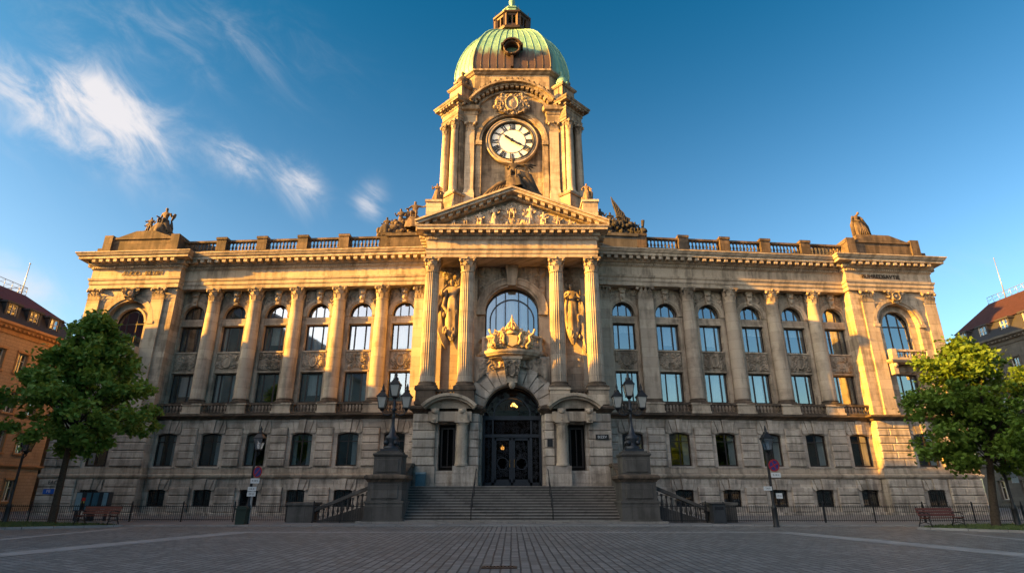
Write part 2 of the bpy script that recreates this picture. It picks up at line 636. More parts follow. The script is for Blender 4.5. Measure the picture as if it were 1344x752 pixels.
    def build(s, name, mat, parent=None, recalc=True):
        me = s.mesh(name)
        for mm in (mat if isinstance(mat, (list, tuple)) else [mat]):
            me.materials.append(MATS[mm])
        if recalc:
            bm = bmesh.new()
            bm.from_mesh(me)
            bmesh.ops.recalc_face_normals(bm, faces=bm.faces)
            bm.to_mesh(me)
            bm.free()
        o = bpy.data.objects.new(name, me)
        COL.objects.link(o)
        if parent is not None:
            o.parent = parent
            # geometry of the fixed buildings is given in world space
            if parent.get('world_space'):
                o.matrix_parent_inverse = Matrix.Translation(-Vector(parent['world_space']))
        return o


def thing(name, label, cat, loc=(0, 0, 0), rz=0, group=None, world=False):
    o = bpy.data.objects.new(name, None)
    COL.objects.link(o)
    o.location = loc
    o.rotation_euler = (0, 0, rz)
    o.empty_display_size = .3
    tag(o, label, cat, group)
    if world:
        o['world_space'] = list(loc)
    return o


def tag(o, label=None, cat=None, group=None, kind=None):
    if label:
        o['label'] = label
    if cat:
        o['category'] = cat
    if group:
        o['group'] = group
    if kind:
        o['kind'] = kind
    return o


def children_of(o):
    return [c for c in bpy.data.objects if c.parent == o]


KIDS = {}


def copy_tree(o, parent=None):
    c = o.copy()
    COL.objects.link(c)
    if parent is not None:
        c.parent = parent
    for ch in list(o.children):
        copy_tree(ch, c)
    return c


def put(o, loc, parent):
    """copy a part (with its sub-parts) to a world place under a fixed building"""
    c = copy_tree(o, parent)
    c.location = loc
    if parent.get('world_space'):
        c.matrix_parent_inverse = Matrix.Translation(-Vector(parent['world_space']))
    return c


def rect(x0, x1, z0, z1):
    return [(x0, z0), (x1, z0), (x1, z1), (x0, z1)]


def archp(cx, r, z0, zs, n=20):
    """arched opening: sill z0, springing zs, radius r"""
    P = [(cx - r, z0)] if zs > z0 + .001 else []
    P += [(cx + r * math.cos(PI - PI * i / n), zs + r * math.sin(PI - PI * i / n)) for i in range(n + 1)]
    if zs > z0 + .001:
        P.append((cx + r, z0))
    return P


def segp(cx, w, z0, z1, rise, n=8):
    """opening with a flat curved head"""
    h = w / 2
    rad = (h * h + rise * rise) / (2 * rise)
    a = math.asin(h / rad)
    cz = z1 - rad
    return [(cx - h, z0)] + [(cx + rad * math.sin(-a + 2 * a * i / n), cz + rad * math.cos(-a + 2 * a * i / n)) for i in range(n + 1)] + [(cx + h, z0)]


def inset(poly, d):
    """shrink a convex outline (x,z) by d"""
    n = len(poly)
    out = []
    ar = sum(poly[i][0] * poly[(i + 1) % n][1] - poly[(i + 1) % n][0] * poly[i][1] for i in range(n))
    sg = 1 if ar > 0 else -1
    for i in range(n):
        p0, p1, p2 = Vector(poly[i - 1]), Vector(poly[i]), Vector(poly[(i + 1) % n])
        a = (p1 - p0)
        b = (p2 - p1)
        if a.length < 1e-6 or b.length < 1e-6:
            out.append(tuple(p1))
            continue
        a.normalize()
        b.normalize()
        na, nb = Vector((-a.y, a.x)) * sg, Vector((-b.y, b.x)) * sg
        mv = (na + nb) / max(.25, 1 + na.dot(nb))
        out.append(tuple(p1 + mv * d))
    return out


def relief(mb, x0, x1, z0, z1, y, depth, seed, mask=None, nx=56, nz=44, shield=True, scrolls=7, sym=True, rough=1.0, fig=None):
    """carved ornament as a height field towards -y"""
    rng = np.random.RandomState(seed)
    w, h = x1 - x0, z1 - z0
    gx, gz = np.meshgrid(np.linspace(-1, 1, nx), np.linspace(-1, 1, nz))
    asp = h / w
    H = np.zeros_like(gx)
    ax, az = gx, gz * asp
    pts, th, am = [], [], []
    for k in range(scrolls):
        cx, cz = rng.uniform(.12, .9), rng.uniform(-.85, .85) * asp
        a = rng.uniform(.10, .26)
        ph, dr = rng.uniform(0, 6.28), rng.choice([-1, 1])
        for q in np.linspace(0, 8.5, 44):
            r = a * math.exp(-.17 * q) * 1.5
            pts.append((cx + r * math.cos(ph + dr * q), cz + r * math.sin(ph + dr * q)))
            th.append(.035 + .022 * math.exp(-.2 * q))
            am.append(.6 + .4 * (q / 8.5))
        for q in range(5):
            b = rng.uniform(0, 6.28)
            for e in np.linspace(.2, 1, 5):
                pts.append((cx + a * 1.6 * e * math.cos(b), cz + a * 1.6 * e * math.sin(b)))
                th.append(.05 * (1.2 - e * .6))
                am.append(.55 + rng.uniform(0, .3))
    for fx, fz, fr, fa in (fig or []):
        pts.append((fx, fz * asp))
        th.append(fr)
        am.append(fa)
    sx = np.abs(ax) if sym else ax
    for (px, pz), t, a in zip(pts, th, am):
        qx = px if sym else (px * 2 - 1)
        H = np.maximum(H, a * np.exp(-((sx - qx) ** 2 + (az - pz) ** 2) / (t * t)))
    if shield:
        rr = np.sqrt((ax / .34) ** 2 + (az / (.62 * asp)) ** 2)
        H = np.where(rr < 1.12, np.maximum(H * .3, .5 + .5 * np.exp(-((rr - 1) / .14) ** 2)), H)
        H = np.where(rr < .8, .55 + .35 * np.cos(rr * 1.9), H)
    H += .10 * rough * rng.rand(*H.shape)
    ed = np.minimum(np.minimum(gx + 1, 1 - gx) * 10, np.minimum(gz + 1, 1 - gz) * 10).clip(0, 1)
    H = H * ed
    X = x0 + (gx + 1) / 2 * w
    Z = z0 + (gz + 1) / 2 * h
    vs = [(X[j, i], y - depth * H[j, i], Z[j, i]) for j in range(nz) for i in range(nx)]
    fs = []
    for j in range(nz - 1):
        for i in range(nx - 1):
            if mask and not all(mask(X[b, a], Z[b, a]) for b in (j, j + 1) for a in (i, i + 1)):
                continue
            fs.append((j * nx + i, j * nx + i + 1, (j + 1) * nx + i + 1, (j + 1) * nx + i))
    used = sorted({i for f in fs for i in f})
    re = {k: n for n, k in enumerate(used)}
    mb.add([vs[k] for k in used], [tuple(re[i] for i in f) for f in fs], True)


def skin(points, edges, sub=1):
    """a continuous body grown on a skeleton; points are (x, y, z, radius)"""
    me = bpy.data.meshes.new('skeleton')
    me.from_pydata([p[:3] for p in points], edges, [])
    o = bpy.data.objects.new('skeleton', me)
    COL.objects.link(o)
    o.modifiers.new('skin', 'SKIN')
    lay = me.skin_vertices[0] if me.skin_vertices else None
    if lay is None:
        bm = bmesh.new()
        bm.from_mesh(me)
        bm.verts.layers.skin.verify()
        bm.to_mesh(me)
        bm.free()
        lay = me.skin_vertices[0]
    for i, p in enumerate(points):
        r = p[3] if isinstance(p[3], tuple) else (p[3], p[3])
        lay.data[i].radius = r
        lay.data[i].use_root = (i == 0)
    sb = o.modifiers.new('sub', 'SUBSURF')
    sb.levels = sub
    sb.render_levels = sub
    dg = bpy.context.evaluated_depsgraph_get()
    dg.update()
    ev = o.evaluated_get(dg)
    m2 = ev.to_mesh()
    vs = [tuple(v.co) for v in m2.vertices]
    fs = [tuple(p.vertices) for p in m2.polygons]
    ev.to_mesh_clear()
    bpy.data.objects.remove(o)
    bpy.data.meshes.remove(me)
    return vs, fs


BODY = ['pelvis', 'waist', 'chest', 'neck', 'chin', 'head', 'shl', 'ell', 'hal', 'shr', 'elr', 'har', 'hil', 'knl', 'anl', 'tol', 'hir', 'knr', 'anr', 'tor']
BRAD = dict(pelvis=(.15, .12), waist=(.13, .10), chest=(.17, .13), neck=.055, chin=.085, head=.10, shl=.075, ell=.052, hal=.04, shr=.075, elr=.052, har=.04,
            hil=.10, knl=.065, anl=.045, tol=.035, hir=.10, knr=.065, anr=.045, tor=.035)
BEDGE = [('pelvis', 'waist'), ('waist', 'chest'), ('chest', 'neck'), ('neck', 'chin'), ('chin', 'head'), ('chest', 'shl'), ('shl', 'ell'), ('ell', 'hal'), ('chest', 'shr'), ('shr', 'elr'),
         ('elr', 'har'), ('pelvis', 'hil'), ('hil', 'knl'), ('knl', 'anl'), ('anl', 'tol'), ('pelvis', 'hir'), ('hir', 'knr'), ('knr', 'anr'), ('anr', 'tor')]
STAND = dict(pelvis=(0, 0, .98), waist=(0, 0, 1.12), chest=(0, 0, 1.36), neck=(0, 0, 1.52), chin=(0, -.02, 1.60), head=(0, -.01, 1.72), shl=(.2, 0, 1.42), ell=(.28, 0, 1.14), hal=(.27, -.1, .9),
             shr=(-.2, 0, 1.42), elr=(-.28, 0, 1.14), har=(-.27, -.1, .9), hil=(.1, 0, .93), knl=(.12, -.03, .5), anl=(.12, .02, .08), tol=(.13, -.14, .03), hir=(-.1, 0, .93), knr=(-.12, -.03, .5),
             anr=(-.12, .02, .08), tor=(-.13, -.14, .03))


SIT = dict(STAND, knl=(.15, -.42, .95), anl=(.14, -.40, .5), tol=(.14, -.54, .46), knr=(-.15, -.42, .93), anr=(-.14, -.36, .5), tor=(-.14, -.5, .46))


def body(mb, base, place, scale, **pose):
    """one figure added to a statue mesh; place = (x, y, z) of its feet (or of its seat less .98*scale)"""
    J = dict(base)
    J.update(pose)
    pts = []
    for k in BODY:
        r = BRAD[k]
        r = tuple(a * scale for a in r) if isinstance(r, tuple) else r * scale
        x, y, z = J[k]
        pts.append((place[0] + x * scale, place[1] + y * scale, place[2] + z * scale, r))
    vs, fs = skin(pts, [(BODY.index(a), BODY.index(b)) for a, b in BEDGE], 1)
    mb.add(vs, fs, True)


def robe(mb, c, prof, folds=11, seed=1, amp=.12, a0=0, lean=(0, 0), squash=1.0):
    """falling cloth round a figure: prof of (radius, z); folds deepen to the hem"""
    rng = random.Random(seed)
    n = folds * 6
    ph = [rng.uniform(0, 6) for _ in range(4)]
    vs, fs = [], []
    zt = prof[-1][1]
    for j, (r, z) in enumerate(prof):
        d = amp * (1 - j / (len(prof) - 1) * .7)
        for i in range(n):
            a = 2 * PI * i / n
            k = 1 + d * (math.sin(folds * a + ph[0] + .6 * j) * .6 + math.sin((folds * .5 + 1.5).__round__() * a + ph[1] - .4 * j) * .6)
            f = (z - prof[0][1]) / max(.01, zt - prof[0][1])
            vs.append((c[0] + r * k * math.cos(a) + lean[0] * f, c[1] + r * k * squash * math.sin(a) + lean[1] * f, z + c[2]))
    for j in range(len(prof) - 1):
        for i in range(n):
            b = (i + 1) % n
            fs.append((j * n + i, j * n + b, (j + 1) * n + b, (j + 1) * n + i))
    fs.append(tuple(range((len(prof) - 1) * n, len(prof) * n)))
    mb.add(vs, fs, True)


def lumps(mb, box, n, r0, r1, seed):
    """rough carved rock and drapery round the feet of a group"""
    rng = random.Random(seed)
    for _ in range(n):
        c = [rng.uniform(box[i], box[i + 1]) for i in (0, 2, 4)]
        r = rng.uniform(r0, r1)
        mb.ball(c, r, 7, 5, (rng.uniform(.8, 1.5), rng.uniform(.8, 1.2), rng.uniform(.6, 1.3)))


def wing(mb, root, tip, chord, y0=0, thick=.06, n=6):
    """a feathered wing: fingers of feathers hanging from an arm between root and tip (x,y,z)"""
    a, b = Vector(root), Vector(tip)
    d = (b - a)
    side = Vector(chord)
    for i in range(n):
        f0 = i / n
        p = a + d * f0
        L = side * (1 - .25 * f0) + d * .28
        q = p + d / n * 1.35
        vs = [p, q, q + L * .8, p + L]
        off = Vector((0, thick * (1 + .5 * (i % 2)), 0))
        vs = [tuple(v - off) for v in vs] + [tuple(v + off) for v in vs]
        mb.add(vs, [(0, 1, 2, 3), (7, 6, 5, 4), (0, 4, 5, 1), (1, 5, 6, 2), (2, 6, 7, 3), (3, 7, 4, 0)])
    mb.tube([a, a + d * .5, b], [.10, .09, .05], 6)


def text_mesh(txt, size, depth, shear=0.0, space=1.0):
    cu = bpy.data.curves.new('letters', 'FONT')
    cu.body = txt
    cu.size = size
    cu.extrude = depth
    cu.shear = shear
    cu.space_character = space
    cu.align_x = 'CENTER'
    cu.align_y = 'CENTER'
    o = bpy.data.objects.new('letters', cu)
    COL.objects.link(o)
    dg = bpy.context.evaluated_depsgraph_get()
    dg.update()
    me = bpy.data.meshes.new_from_object(o.evaluated_get(dg))
    bpy.data.objects.remove(o)
    return me


def letters(name, txt, size, depth, mat, loc, parent, shear=0.0, rz=0.0, space=1.0):
    me = text_mesh(txt, size, depth, shear, space)
    me.transform(Matrix.Rotation(R(90), 4, 'X'))
    me.materials.clear()
    me.materials.append(MATS[mat])
    o = bpy.data.objects.new(name, me)
    COL.objects.link(o)
    o.location = loc
    o.rotation_euler = (0, 0, rz)
    if parent is not None:
        o.parent = parent
        if parent.get('world_space'):
            o.matrix_parent_inverse = Matrix.Translation(-Vector(parent['world_space']))
    return o


def capital(mb, z0, z1, r, ab, front_only=False, seed=3):
    """leafy capital on the z axis: bell, two rows of leaves, corner scrolls, abacus"""
    h = z1 - z0
    mb.lathe([(r * 1.06, z0 - .06), (r * 1.1, z0), (r * .98, z0 + .02), (r * .98, z0 + h * .5), (r * 1.22, z0 + h * .88)], seg=16)
    for row, (zb, zt, n, rr, ph) in enumerate(((0, .46, 8, 1.02, 0), (.28, .76, 8, 1.06, 22.5))):
        for i in range(n):
            a = R(360 / n * i + ph)
            ca, sa = math.cos(a), math.sin(a)
            wv = r * .36
            P = []
            for f, o, wk in ((0, 0, .8), (.45, .05, 1.0), (.8, .16, .85), (1.0, .34, .5), (.9, .44, .3)):
                z = z0 + h * (zb + (zt - zb) * f)
                rad = r * (rr + o)
                for sgn in (-1, 1):
                    P.append((rad * ca - sa * wv * wk * sgn, rad * sa + ca * wv * wk * sgn, z))
            mb.add(P, [(2 * k, 2 * k + 1, 2 * k + 3, 2 * k + 2) for k in range(4)])
            mb.add([(p[0] * .93, p[1] * .93, p[2]) for p in P], [(2 * k, 2 * k + 1, 2 * k + 3, 2 * k + 2) for k in range(4)])
    for a in (45, 135, 225, 315):
        ca, sa = math.cos(R(a)), math.sin(R(a))
        mb.ball((ab * 1.12 * ca, ab * 1.12 * sa, z0 + h * .78), h * .13, 8, 6)
        mb.tube([(r * .9 * ca, r * .9 * sa, z0 + h * .45), (ab * .95 * ca, ab * .95 * sa, z0 + h * .7), (ab * 1.2 * ca, ab * 1.2 * sa, z0 + h * .84)], [.03, .06, .05], 6)
    for a in (0, 90, 180, 270):
        mb.ball((ab * .95 * math.cos(R(a)), ab * .95 * math.sin(R(a)), z0 + h * .93), h * .1, 8, 6)
    mb.box(-ab, ab, -ab, ab, z0 + h * .86, z1)


def pilaster_cap(mb, x0, x1, yf, yb, z0, z1):
    """flat leafy capital of a pilaster facing -y"""
    w = x1 - x0
    h = z1 - z0
    mb.box(x0 - .03, x1 + .03, yf - .03, yb, z0 - .06, z0)
    for zb, zt, n, ph in ((0, .5, 4, 0), (.3, .8, 3, .5)):
        for i in range(n):
            c = x0 + w * ((i + .5 + ph * (3 / 4)) / (n + ph * 1.0)) if ph else x0 + w * (i + .5) / n
            wv = w / 9
            P = []
            for f, o, wk in ((0, .02, .8), (.5, .06, 1.0), (.82, .13, .85), (1.0, .22, .5), (.9, .27, .3)):
                z = z0 + h * (zb + (zt - zb) * f)
                P += [(c - wv * wk, yf - o, z), (c + wv * wk, yf - o, z)]
            mb.add(P, [(2 * k, 2 * k + 1, 2 * k + 3, 2 * k + 2) for k in range(4)])
    for sx in (x0 - .02, x1 + .02):
        mb.ball((sx, yf - .1, z0 + h * .76), h * .14, 8, 6)
    mb.ball(((x0 + x1) / 2, yf - .14, z0 + h * .9), h * .1, 8, 6)
    mb.box(x0 - .1, x1 + .1, yf - .14, yb, z0 + h * .86, z1)


BAL = [(.075, 0), (.075, .06), (.045, .1), (.05, .16), (.09, .3), (.085, .38), (.045, .6), (.04, .72), (.07, .8), (.075, .86), (.075, .94)]


def baluster(mb, x, y, z0, h, k=1.0, seg=8):
    mb.lathe([(r * k, z0 + z * h / .94) for r, z in BAL], x, y, seg, caps=False)


def balustrade(mb, x0, x1, y, z0, z1, n, k=1.0, rail=.16, d=.16):
    mb.box(x0, x1, y - d, y + d, z0, z0 + .1)
    mb.box(x0, x1, y - d, y + d, z1 - rail, z1)
    for i in range(n):
        baluster(mb, x0 + (x1 - x0) * (i + .5) / n, y, z0 + .1, z1 - rail - z0 - .1, k)
# ------------------------------------------------------------------ the ground
def flat(name, poly, z, mat, kind='structure'):
    mb = MB()
    tri = tessellate_polygon([[Vector((x, y, 0)) for x, y in poly]])
    mb.add([(x, y, z) for x, y in poly], [tuple(t) for t in tri])
    o = mb.build(name, mat)
    return tag(o, kind=kind)


flat('ground', [(-900, -900), (900, -900), (900, 900), (-900, 900)], 0.0, 'cobbles')
mb = MB()
mb.box(-70, 70, 32.7, 66, -.2, .06)
mb.build('pavement', 'pavement_slab')['kind'] = 'structure'
mb = MB()
mb.box(-70, 70, 32.4, 32.698, -.2, .064)
mb.build('kerb', 'kerb_stone')['kind'] = 'structure'


def stripe(name, a, b, w, z=.004):
    a, b = Vector(a), Vector(b)
    n = (b - a).normalized()
    n = Vector((-n.y, n.x)) * w / 2
    return flat(name, [tuple(a - n), tuple(b - n), tuple(b + n), tuple(a + n)], z, 'band_stone')


stripe('light_paving', (-12.6, 27.8), (12.6, 27.8), .55, .004)
stripe('light_paving', (-12.0, 27.7), (-18.0, 5.0), 1.15, .008)
stripe('light_paving', (12.0, 27.7), (18.0, 5.0), 1.15, .008)
stripe('light_paving', (-19.2, 31.2), (-19.2, 18.0), .5, .006)
stripe('light_paving', (19.2, 27.2), (19.2, 16.0), .5, .006)

# ------------------------------------------------------------------ the town hall
hall = thing('city_hall', 'huge sandstone town hall with green domed clock tower and columned front', 'town hall', (0, 44, 0), world=True)
MIR = Matrix.Scale(-1, 4, (1, 0, 0))


def side_mb(sx):
    mb = MB()
    mb.T = MIR if sx < 0 else None
    return mb


# window prototypes: frame (part) with pane (sub-part), origin at sill centre, front at y = 0, opening towards -y
PROTO = {}


def frame_of(poly, bars, t=.10, d=.09):
    mb = MB()
    inn = inset(poly, t)
    n = len(poly)
    vs = [(x, 0, z) for x, z in poly] + [(x, 0, z) for x, z in inn] + [(x, d, z) for x, z in inn]
    fs = [(i, (i + 1) % n, n + (i + 1) % n, n + i) for i in range(n)] + [(n + i, n + (i + 1) % n, 2 * n + (i + 1) % n, 2 * n + i) for i in range(n)]
    mb.add(vs, fs)
    for x0, x1, z0, z1 in bars:
        mb.box(x0, x1, .004, d, z0, z1)
    return mb


def proto_window(key, poly, bars, glass='window_glass', grille=False):
    f = frame_of(poly, bars).build('window', 'window_frame', hall, False)
    g = MB()
    tri = tessellate_polygon([[Vector((x, z, 0)) for x, z in poly]])
    g.add([(x, .05, z) for x, z in poly], [tuple(t) for t in tri])
    p = g.build('pane', glass, f, False)
    if grille:
        gr = MB()
        xs = [q[0] for q in poly]
        zs = [q[1] for q in poly]
        for k in range(1, 8):
            x = min(xs) + (max(xs) - min(xs)) * k / 8
            gr.box(x - .014, x + .014, -.09, -.06, min(zs), max(zs))
        gr.box(min(xs), max(xs), -.1, -.055, .3, .34)
        gr.box(min(xs), max(xs), -.1, -.055, max(zs) - .3, max(zs) - .26)
        gr.build('window_grille', 'black_iron', f, False)
    f.matrix_parent_inverse = Matrix.Translation((0, -44, 0))
    PROTO[key] = [f, False]
    return f


def curtain_mesh(w, h, seed):
    rng = random.Random(seed)
    mb = MB()
    n = 26
    ph = rng.uniform(0, 6)
    vs = []
    for j in (0, 1):
        for i in range(n + 1):
            x = -w / 2 + w * i / n
            vs.append((x, .24 + .045 * math.sin(i * 1.55 + ph) + .02 * math.sin(i * .7), j * h))
    mb.add(vs, [(i, i + 1, n + 2 + i, n + 1 + i) for i in range(n)], True)
    return mb


CURT = {}


def window(key, x, y, z, curtains=()):
    f, used = PROTO[key]
    if not used:
        PROTO[key][1] = True
        o = f
        o.location = (x, y, z)
        o.matrix_parent_inverse = Matrix.Translation((0, -44, 0))
    else:
        o = f.copy()
        COL.objects.link(o)
        o.parent = hall
        o.matrix_parent_inverse = Matrix.Translation((0, -44, 0))
        o.location = (x, y, z)
        for ch in f.children:
            if ch.name.startswith('curtain'):
                continue
            c = ch.copy()
            COL.objects.link(c)
            c.parent = o
            if c.name.startswith('pane'):       # no two sashes hang quite true
                rg = random.Random(int(x * 97 + z * 13))
                c.rotation_euler = (R(rg.uniform(-.9, .5)), 0, R(rg.uniform(-1.2, 1.2)))
    if abs(x) > 8:
        o.location.y += wing_y(x)
        o.rotation_euler.z = wing_rz(x)
    for cx, w, z0, h in curtains:
        c = curtain_mesh(w, h, int(x * 31 + cx * 7 + z)).build('curtain', 'curtain_cloth', o, False)
        c.location = (cx, 0, z0)
    return o


W1 = 1.84
h1 = W1 / 2
proto_window('first', rect(-h1, h1, 0, 2.36), [(-.49, -.39, 0, 2.36), (.39, .49, 0, 2.36)])
proto_window('second', rect(-h1, h1, 0, 2.16), [(-.49, -.39, 0, 2.16), (.39, .49, 0, 2.16)])
proto_window('lunette', archp(0, .92, 0, .28, 18), [(-.39, -.31, 0, 1.08), (.31, .39, 0, 1.08)])
proto_window('ground', segp(0, 1.6, 0, 2.42, .14), [(-.04, .04, 0, 2.4), (-.8, .8, 1.78, 1.84)], 'dark_glass')
proto_window('cellar', segp(0, 1.36, 0, 1.2, .08), [(-.03, .03, 0, 1.18)], 'dark_glass', True)
proto_window('pavilion_arch', archp(0, 1.2, 0, 3.0, 22), [(-.46, -.40, 0, 4.1), (.40, .46, 0, 4.1), (-1.2, 1.2, 2.9, 2.98)])
proto_window('portal_arch', archp(0, 2.05, 0, 3.5, 28), [(-1.27, -1.19, 0, 5.1), (-.56, -.48, 0, 5.5), (.48, .56, 0, 5.5), (1.19, 1.27, 0, 5.1), (-2.05, 2.05, 1.3, 1.38)])
proto_window('slit', rect(-.46, .46, 0, 2.6), [(-.03, .03, 0, 2.6)], 'door_glass')
# the curved bar inside the great arch
q = PROTO['portal_arch'][0]
mb = MB()
mb.arc(0, 3.0, 1.62, 1.72, .006, .09, 8, 172, 28)
mb.box(-1.72, -1.62, .006, .09, 1.38, 3.25)
mb.box(1.62, 1.72, .006, .09, 1.38, 3.25)
mb.build('curved_glazing_bar', 'window_frame', q, False)

PJ = .75             # how far the end pavilions stand out
WING_K = {-1: .065, 1: .10}   # the wings run back a little from the portico


def wing_mb(sx):
    mb = MB()
    k = WING_K[sx]
    sh = Matrix.Identity(4)
    sh[1][0] = k
    sh[1][3] = -8 * k
    mb.T = (MIR @ sh) if sx < 0 else sh
    return mb


def wing_y(x):
    return WING_K[1 if x > 0 else -1] * (abs(x) - 8)


def wing_rz(x):
    return math.atan(WING_K[1]) if x > 0 else -math.atan(WING_K[-1])


YW = 45.0            # wall of the wings
YB = 44.5            # wall of the storeys below
YP = 43.6           # its wall
ENT = [(-1.1, 17.6), (0, 17.6), (0, 17.92), (.06, 17.94), (.06, 18.24), (.12, 18.28), (.16, 18.42), (.16, 18.47), (0, 18.5), (0, 19.2), (.06, 19.25), (.1, 19.3), (.1, 19.52), (.24, 19.56),
       (.3, 19.66), (.3, 19.93), (.86, 19.96), (.86, 20.16), (.95, 20.2), (1.05, 20.38), (1.1, 20.42), (1.1, 20.5), (-1.3, 20.56)]

# prototypes of column, capital and base for the wings
cmb = MB()
cmb.lathe([(.55, 0), (.553, 1.5), (.548, 3.2), (.53, 5.0), (.505, 6.6), (.475, 8.02), (.50, 8.05), (.50, 8.12), (.47, 8.14)], seg=28)
capmb = MB()
capital(capmb, 8.14, 9.2, .47, .6)
basemb = MB()
basemb.box(-.72, .72, -.72, .72, -.40, -.26)
basemb.lathe([(.71, -.26), (.735, -.2), (.71, -.14), (.63, -.12), (.60, -.07), (.62, -.04), (.64, 0), (.6, .04), (.56, .06)], seg=28)
# square one
sqmb = MB()
sqmb.box(-.62, .62, -.35, .4, 0, 8.14)
sqcap = MB()
pilaster_cap(sqcap, -.62, .62, -.35, .4, 8.14, 9.2)
sqbase = MB()
sqbase.box(-.74, .74, -.5, .4, -.4, -.2)
sqbase.box(-.68, .68, -.42, .4, -.2, -.0)
WCOL = None


def wing_column(x):
    global WCOL
    if WCOL is None:
        WCOL = cmb.build('column', 'sandstone_column', hall)
        capmb.build('capital', 'sandstone_carved', WCOL)
        basemb.build('column_base', 'blackened_stone', WCOL)
        o = WCOL
        o.location = (x, 44.62 + wing_y(x), 8.46)
        o.matrix_parent_inverse = Matrix.Translation((0, -44, 0))
        return o
    return put(WCOL, (x, 44.62 + wing_y(x), 8.46), hall)


CUR2 = [[(-.65, .4, 0, 2.3)], [], [(.0, .9, .3, 2.0), (.66, .45, 0, 2.3)], [(-.6, .5, 0, 2.3), (.6, .5, 0, 2.3)], [(0, 1.8, 0, 2.3)], [(.1, 1.0, .6, 1.6)]]

for sx in (-1, 1):
    rng = random.Random(11 + sx)
    B0, PITCH, PX0, PX1, PC = (8.85, 3.56, 27.7, 35.25, 31.4) if sx < 0 else (9.1, 3.63, 28.3, 35.85, 32.1)
    BAY = [B0 + PITCH * k for k in range(6)]
    COLX = [B0 + PITCH * (k + .5) for k in range(5)]
    # --- upper wall of the wing with its window openings
    holes = []
    for c in BAY:
        holes += [rect(c - h1, c + h1, 8.3, 10.66), rect(c - h1, c + h1, 12.44, 14.6), archp(c, .92, 15.22, 15.5, 18)]
    mb = wing_mb(sx)
    mb.holed(rect(6.3, PX0, 7.1, 17.68), holes, YW, .42)
    mb.build('wing_wall', 'sandstone', hall)
    for c in BAY:          # surrounds: sills, imposts, arch mouldings, keystones
        mb = wing_mb(sx)
        mb.arc(c, 15.5, .92, 1.06, YW - .07, YW - .002, 0, 180, 24)
        mb.arc(c, 15.5, 1.06, 1.3, YW - .13, YW - .003, 0, 180, 24)
        for a, b in ((c - 1.34, c - .93), (c + .93, c + 1.34)):
            mb.box(a, b, YW - .16, YW - .004, 15.28, 15.5)
            mb.box(a + .04, b - .0 if a < c else b - .04, YW - .06, YW - .004, 8.3, 15.28)
        mb.box(c - 1.0, c + 1.0, YW - .12, YW - .004, 12.3, 12.42)
        mb.box(c - 1.0, c + 1.0, YW - .09, YW - .004, 10.7, 10.8)
        mb.box(c - .98, c + .98, YW - .07, YW - .004, 14.62, 14.76)
        mb.prism([(c - .16, 16.35), (c + .16, 16.35), (c + .26, 17.35), (c - .26, 17.35)], YW - .34, YW - .1)
        mb.ball((c, YW - .36, 17.2), .2, 8, 6, (1.3, .8, .8))
        mb.ball((c, YW - .36, 16.75), .16, 8, 6, (1, .8, 1.2))
        mb.box(c - .3, c + .3, YW - .36, YW - .1, 17.37, 17.58)
        mb.build('window_surround', 'sandstone_smooth', hall)
    for i, c in enumerate(BAY):
        x = sx * c
        k = i if sx < 0 else i + 3
        window('first', x, YW + .3, 8.3, CUR2[(k * 2 + 1) % 6] if sx < 0 else [(0, .8, 0, 2.3)] if i in (1, 2, 3) else [])
        window('second', x, YW + .3, 12.44, CUR2[(k + 2) % 6] if sx < 0 else [(0, .8, .5, 1.6), (.65, .4, 0, 2.1)] if i in (1, 2) else [(0, 1.8, 1.5, .6)])
        window('lunette', x, YW + .3, 15.22)
        # carved panel between the storeys, ornament beside the arch
        p = wing_mb(sx)
        relief(p, c - h1 - .02, c + h1 + .02, 10.84, 12.28, YW - .01, .2, 50 + i * 7 + (sx > 0) * 3, shield=(i % 2 == 0), scrolls=9)
        p.build('relief_panel', 'sandstone_carved', hall)
        p = wing_mb(sx)
        relief(p, c - 1.3, c + 1.3, 15.62, 17.56, YW - .012, .17, 90 + i, shield=False, scrolls=12,
               mask=lambda X, Z, c=c: (X - c) ** 2 + (Z - 15.5) ** 2 > 1.25 ** 2 and abs(X - c) > .2, nx=60, nz=46)
        p.build('spandrel_relief', 'sandstone_carved', hall)
    for j, x in enumerate(COLX):
        if sx > 0 and j == 0:
            o = sqmb.build('pilaster', 'sandstone_column', hall)
            sqcap.build('capital', 'sandstone_carved', o)
            sqbase.build('pilaster_base', 'blackened_stone', o)
            o.matrix_parent_inverse = Matrix.Translation((0, -44, 0))
            o.location = (x, 44.65 + wing_y(x), 8.46)
        else:
            wing_column(sx * x)
    p = wing_mb(sx)
    p.box(6.95, 7.95, 44.45, YW + .1, 8.1, 16.6)
    o = p.build('pilaster', 'sandstone_column', hall)
    p = wing_mb(sx)
    pilaster_cap(p, 6.95, 7.95, 44.45, YW, 16.6, 17.6)
    p.build('capital', 'sandstone_carved', o)
    # --- pedestals and balustrades at the foot of the columns
    for x in COLX:
        mb = wing_mb(sx)
        mb.box(x - .78, x + .78, 43.92, 44.9, 7.34, 7.5)
        mb.box(x - .72, x + .72, 43.98, 44.9, 7.5, 8.0)
        mb.box(x - .8, x + .8, 43.9, 44.9, 8.0, 8.12)
        mb.build('column_pedestal', 'sandstone_smooth', hall)
    mb = wing_mb(sx)
    mb.box(6.6, 7.9, 43.98, 44.9, 7.34, 8.1)
    mb.build('column_pedestal', 'sandstone_smooth', hall)
    edges = [7.9] + [v for x in COLX for v in (x - .72, x + .72)] + [PX0]
    for a, b in zip(edges[::2], edges[1::2]):
        mb = wing_mb(sx)
        balustrade(mb, a, b, 44.2, 7.36, 8.16, max(4, int((b - a) / .25)), .95)
        mb.build('balustrade', 'blackened_stone', hall)
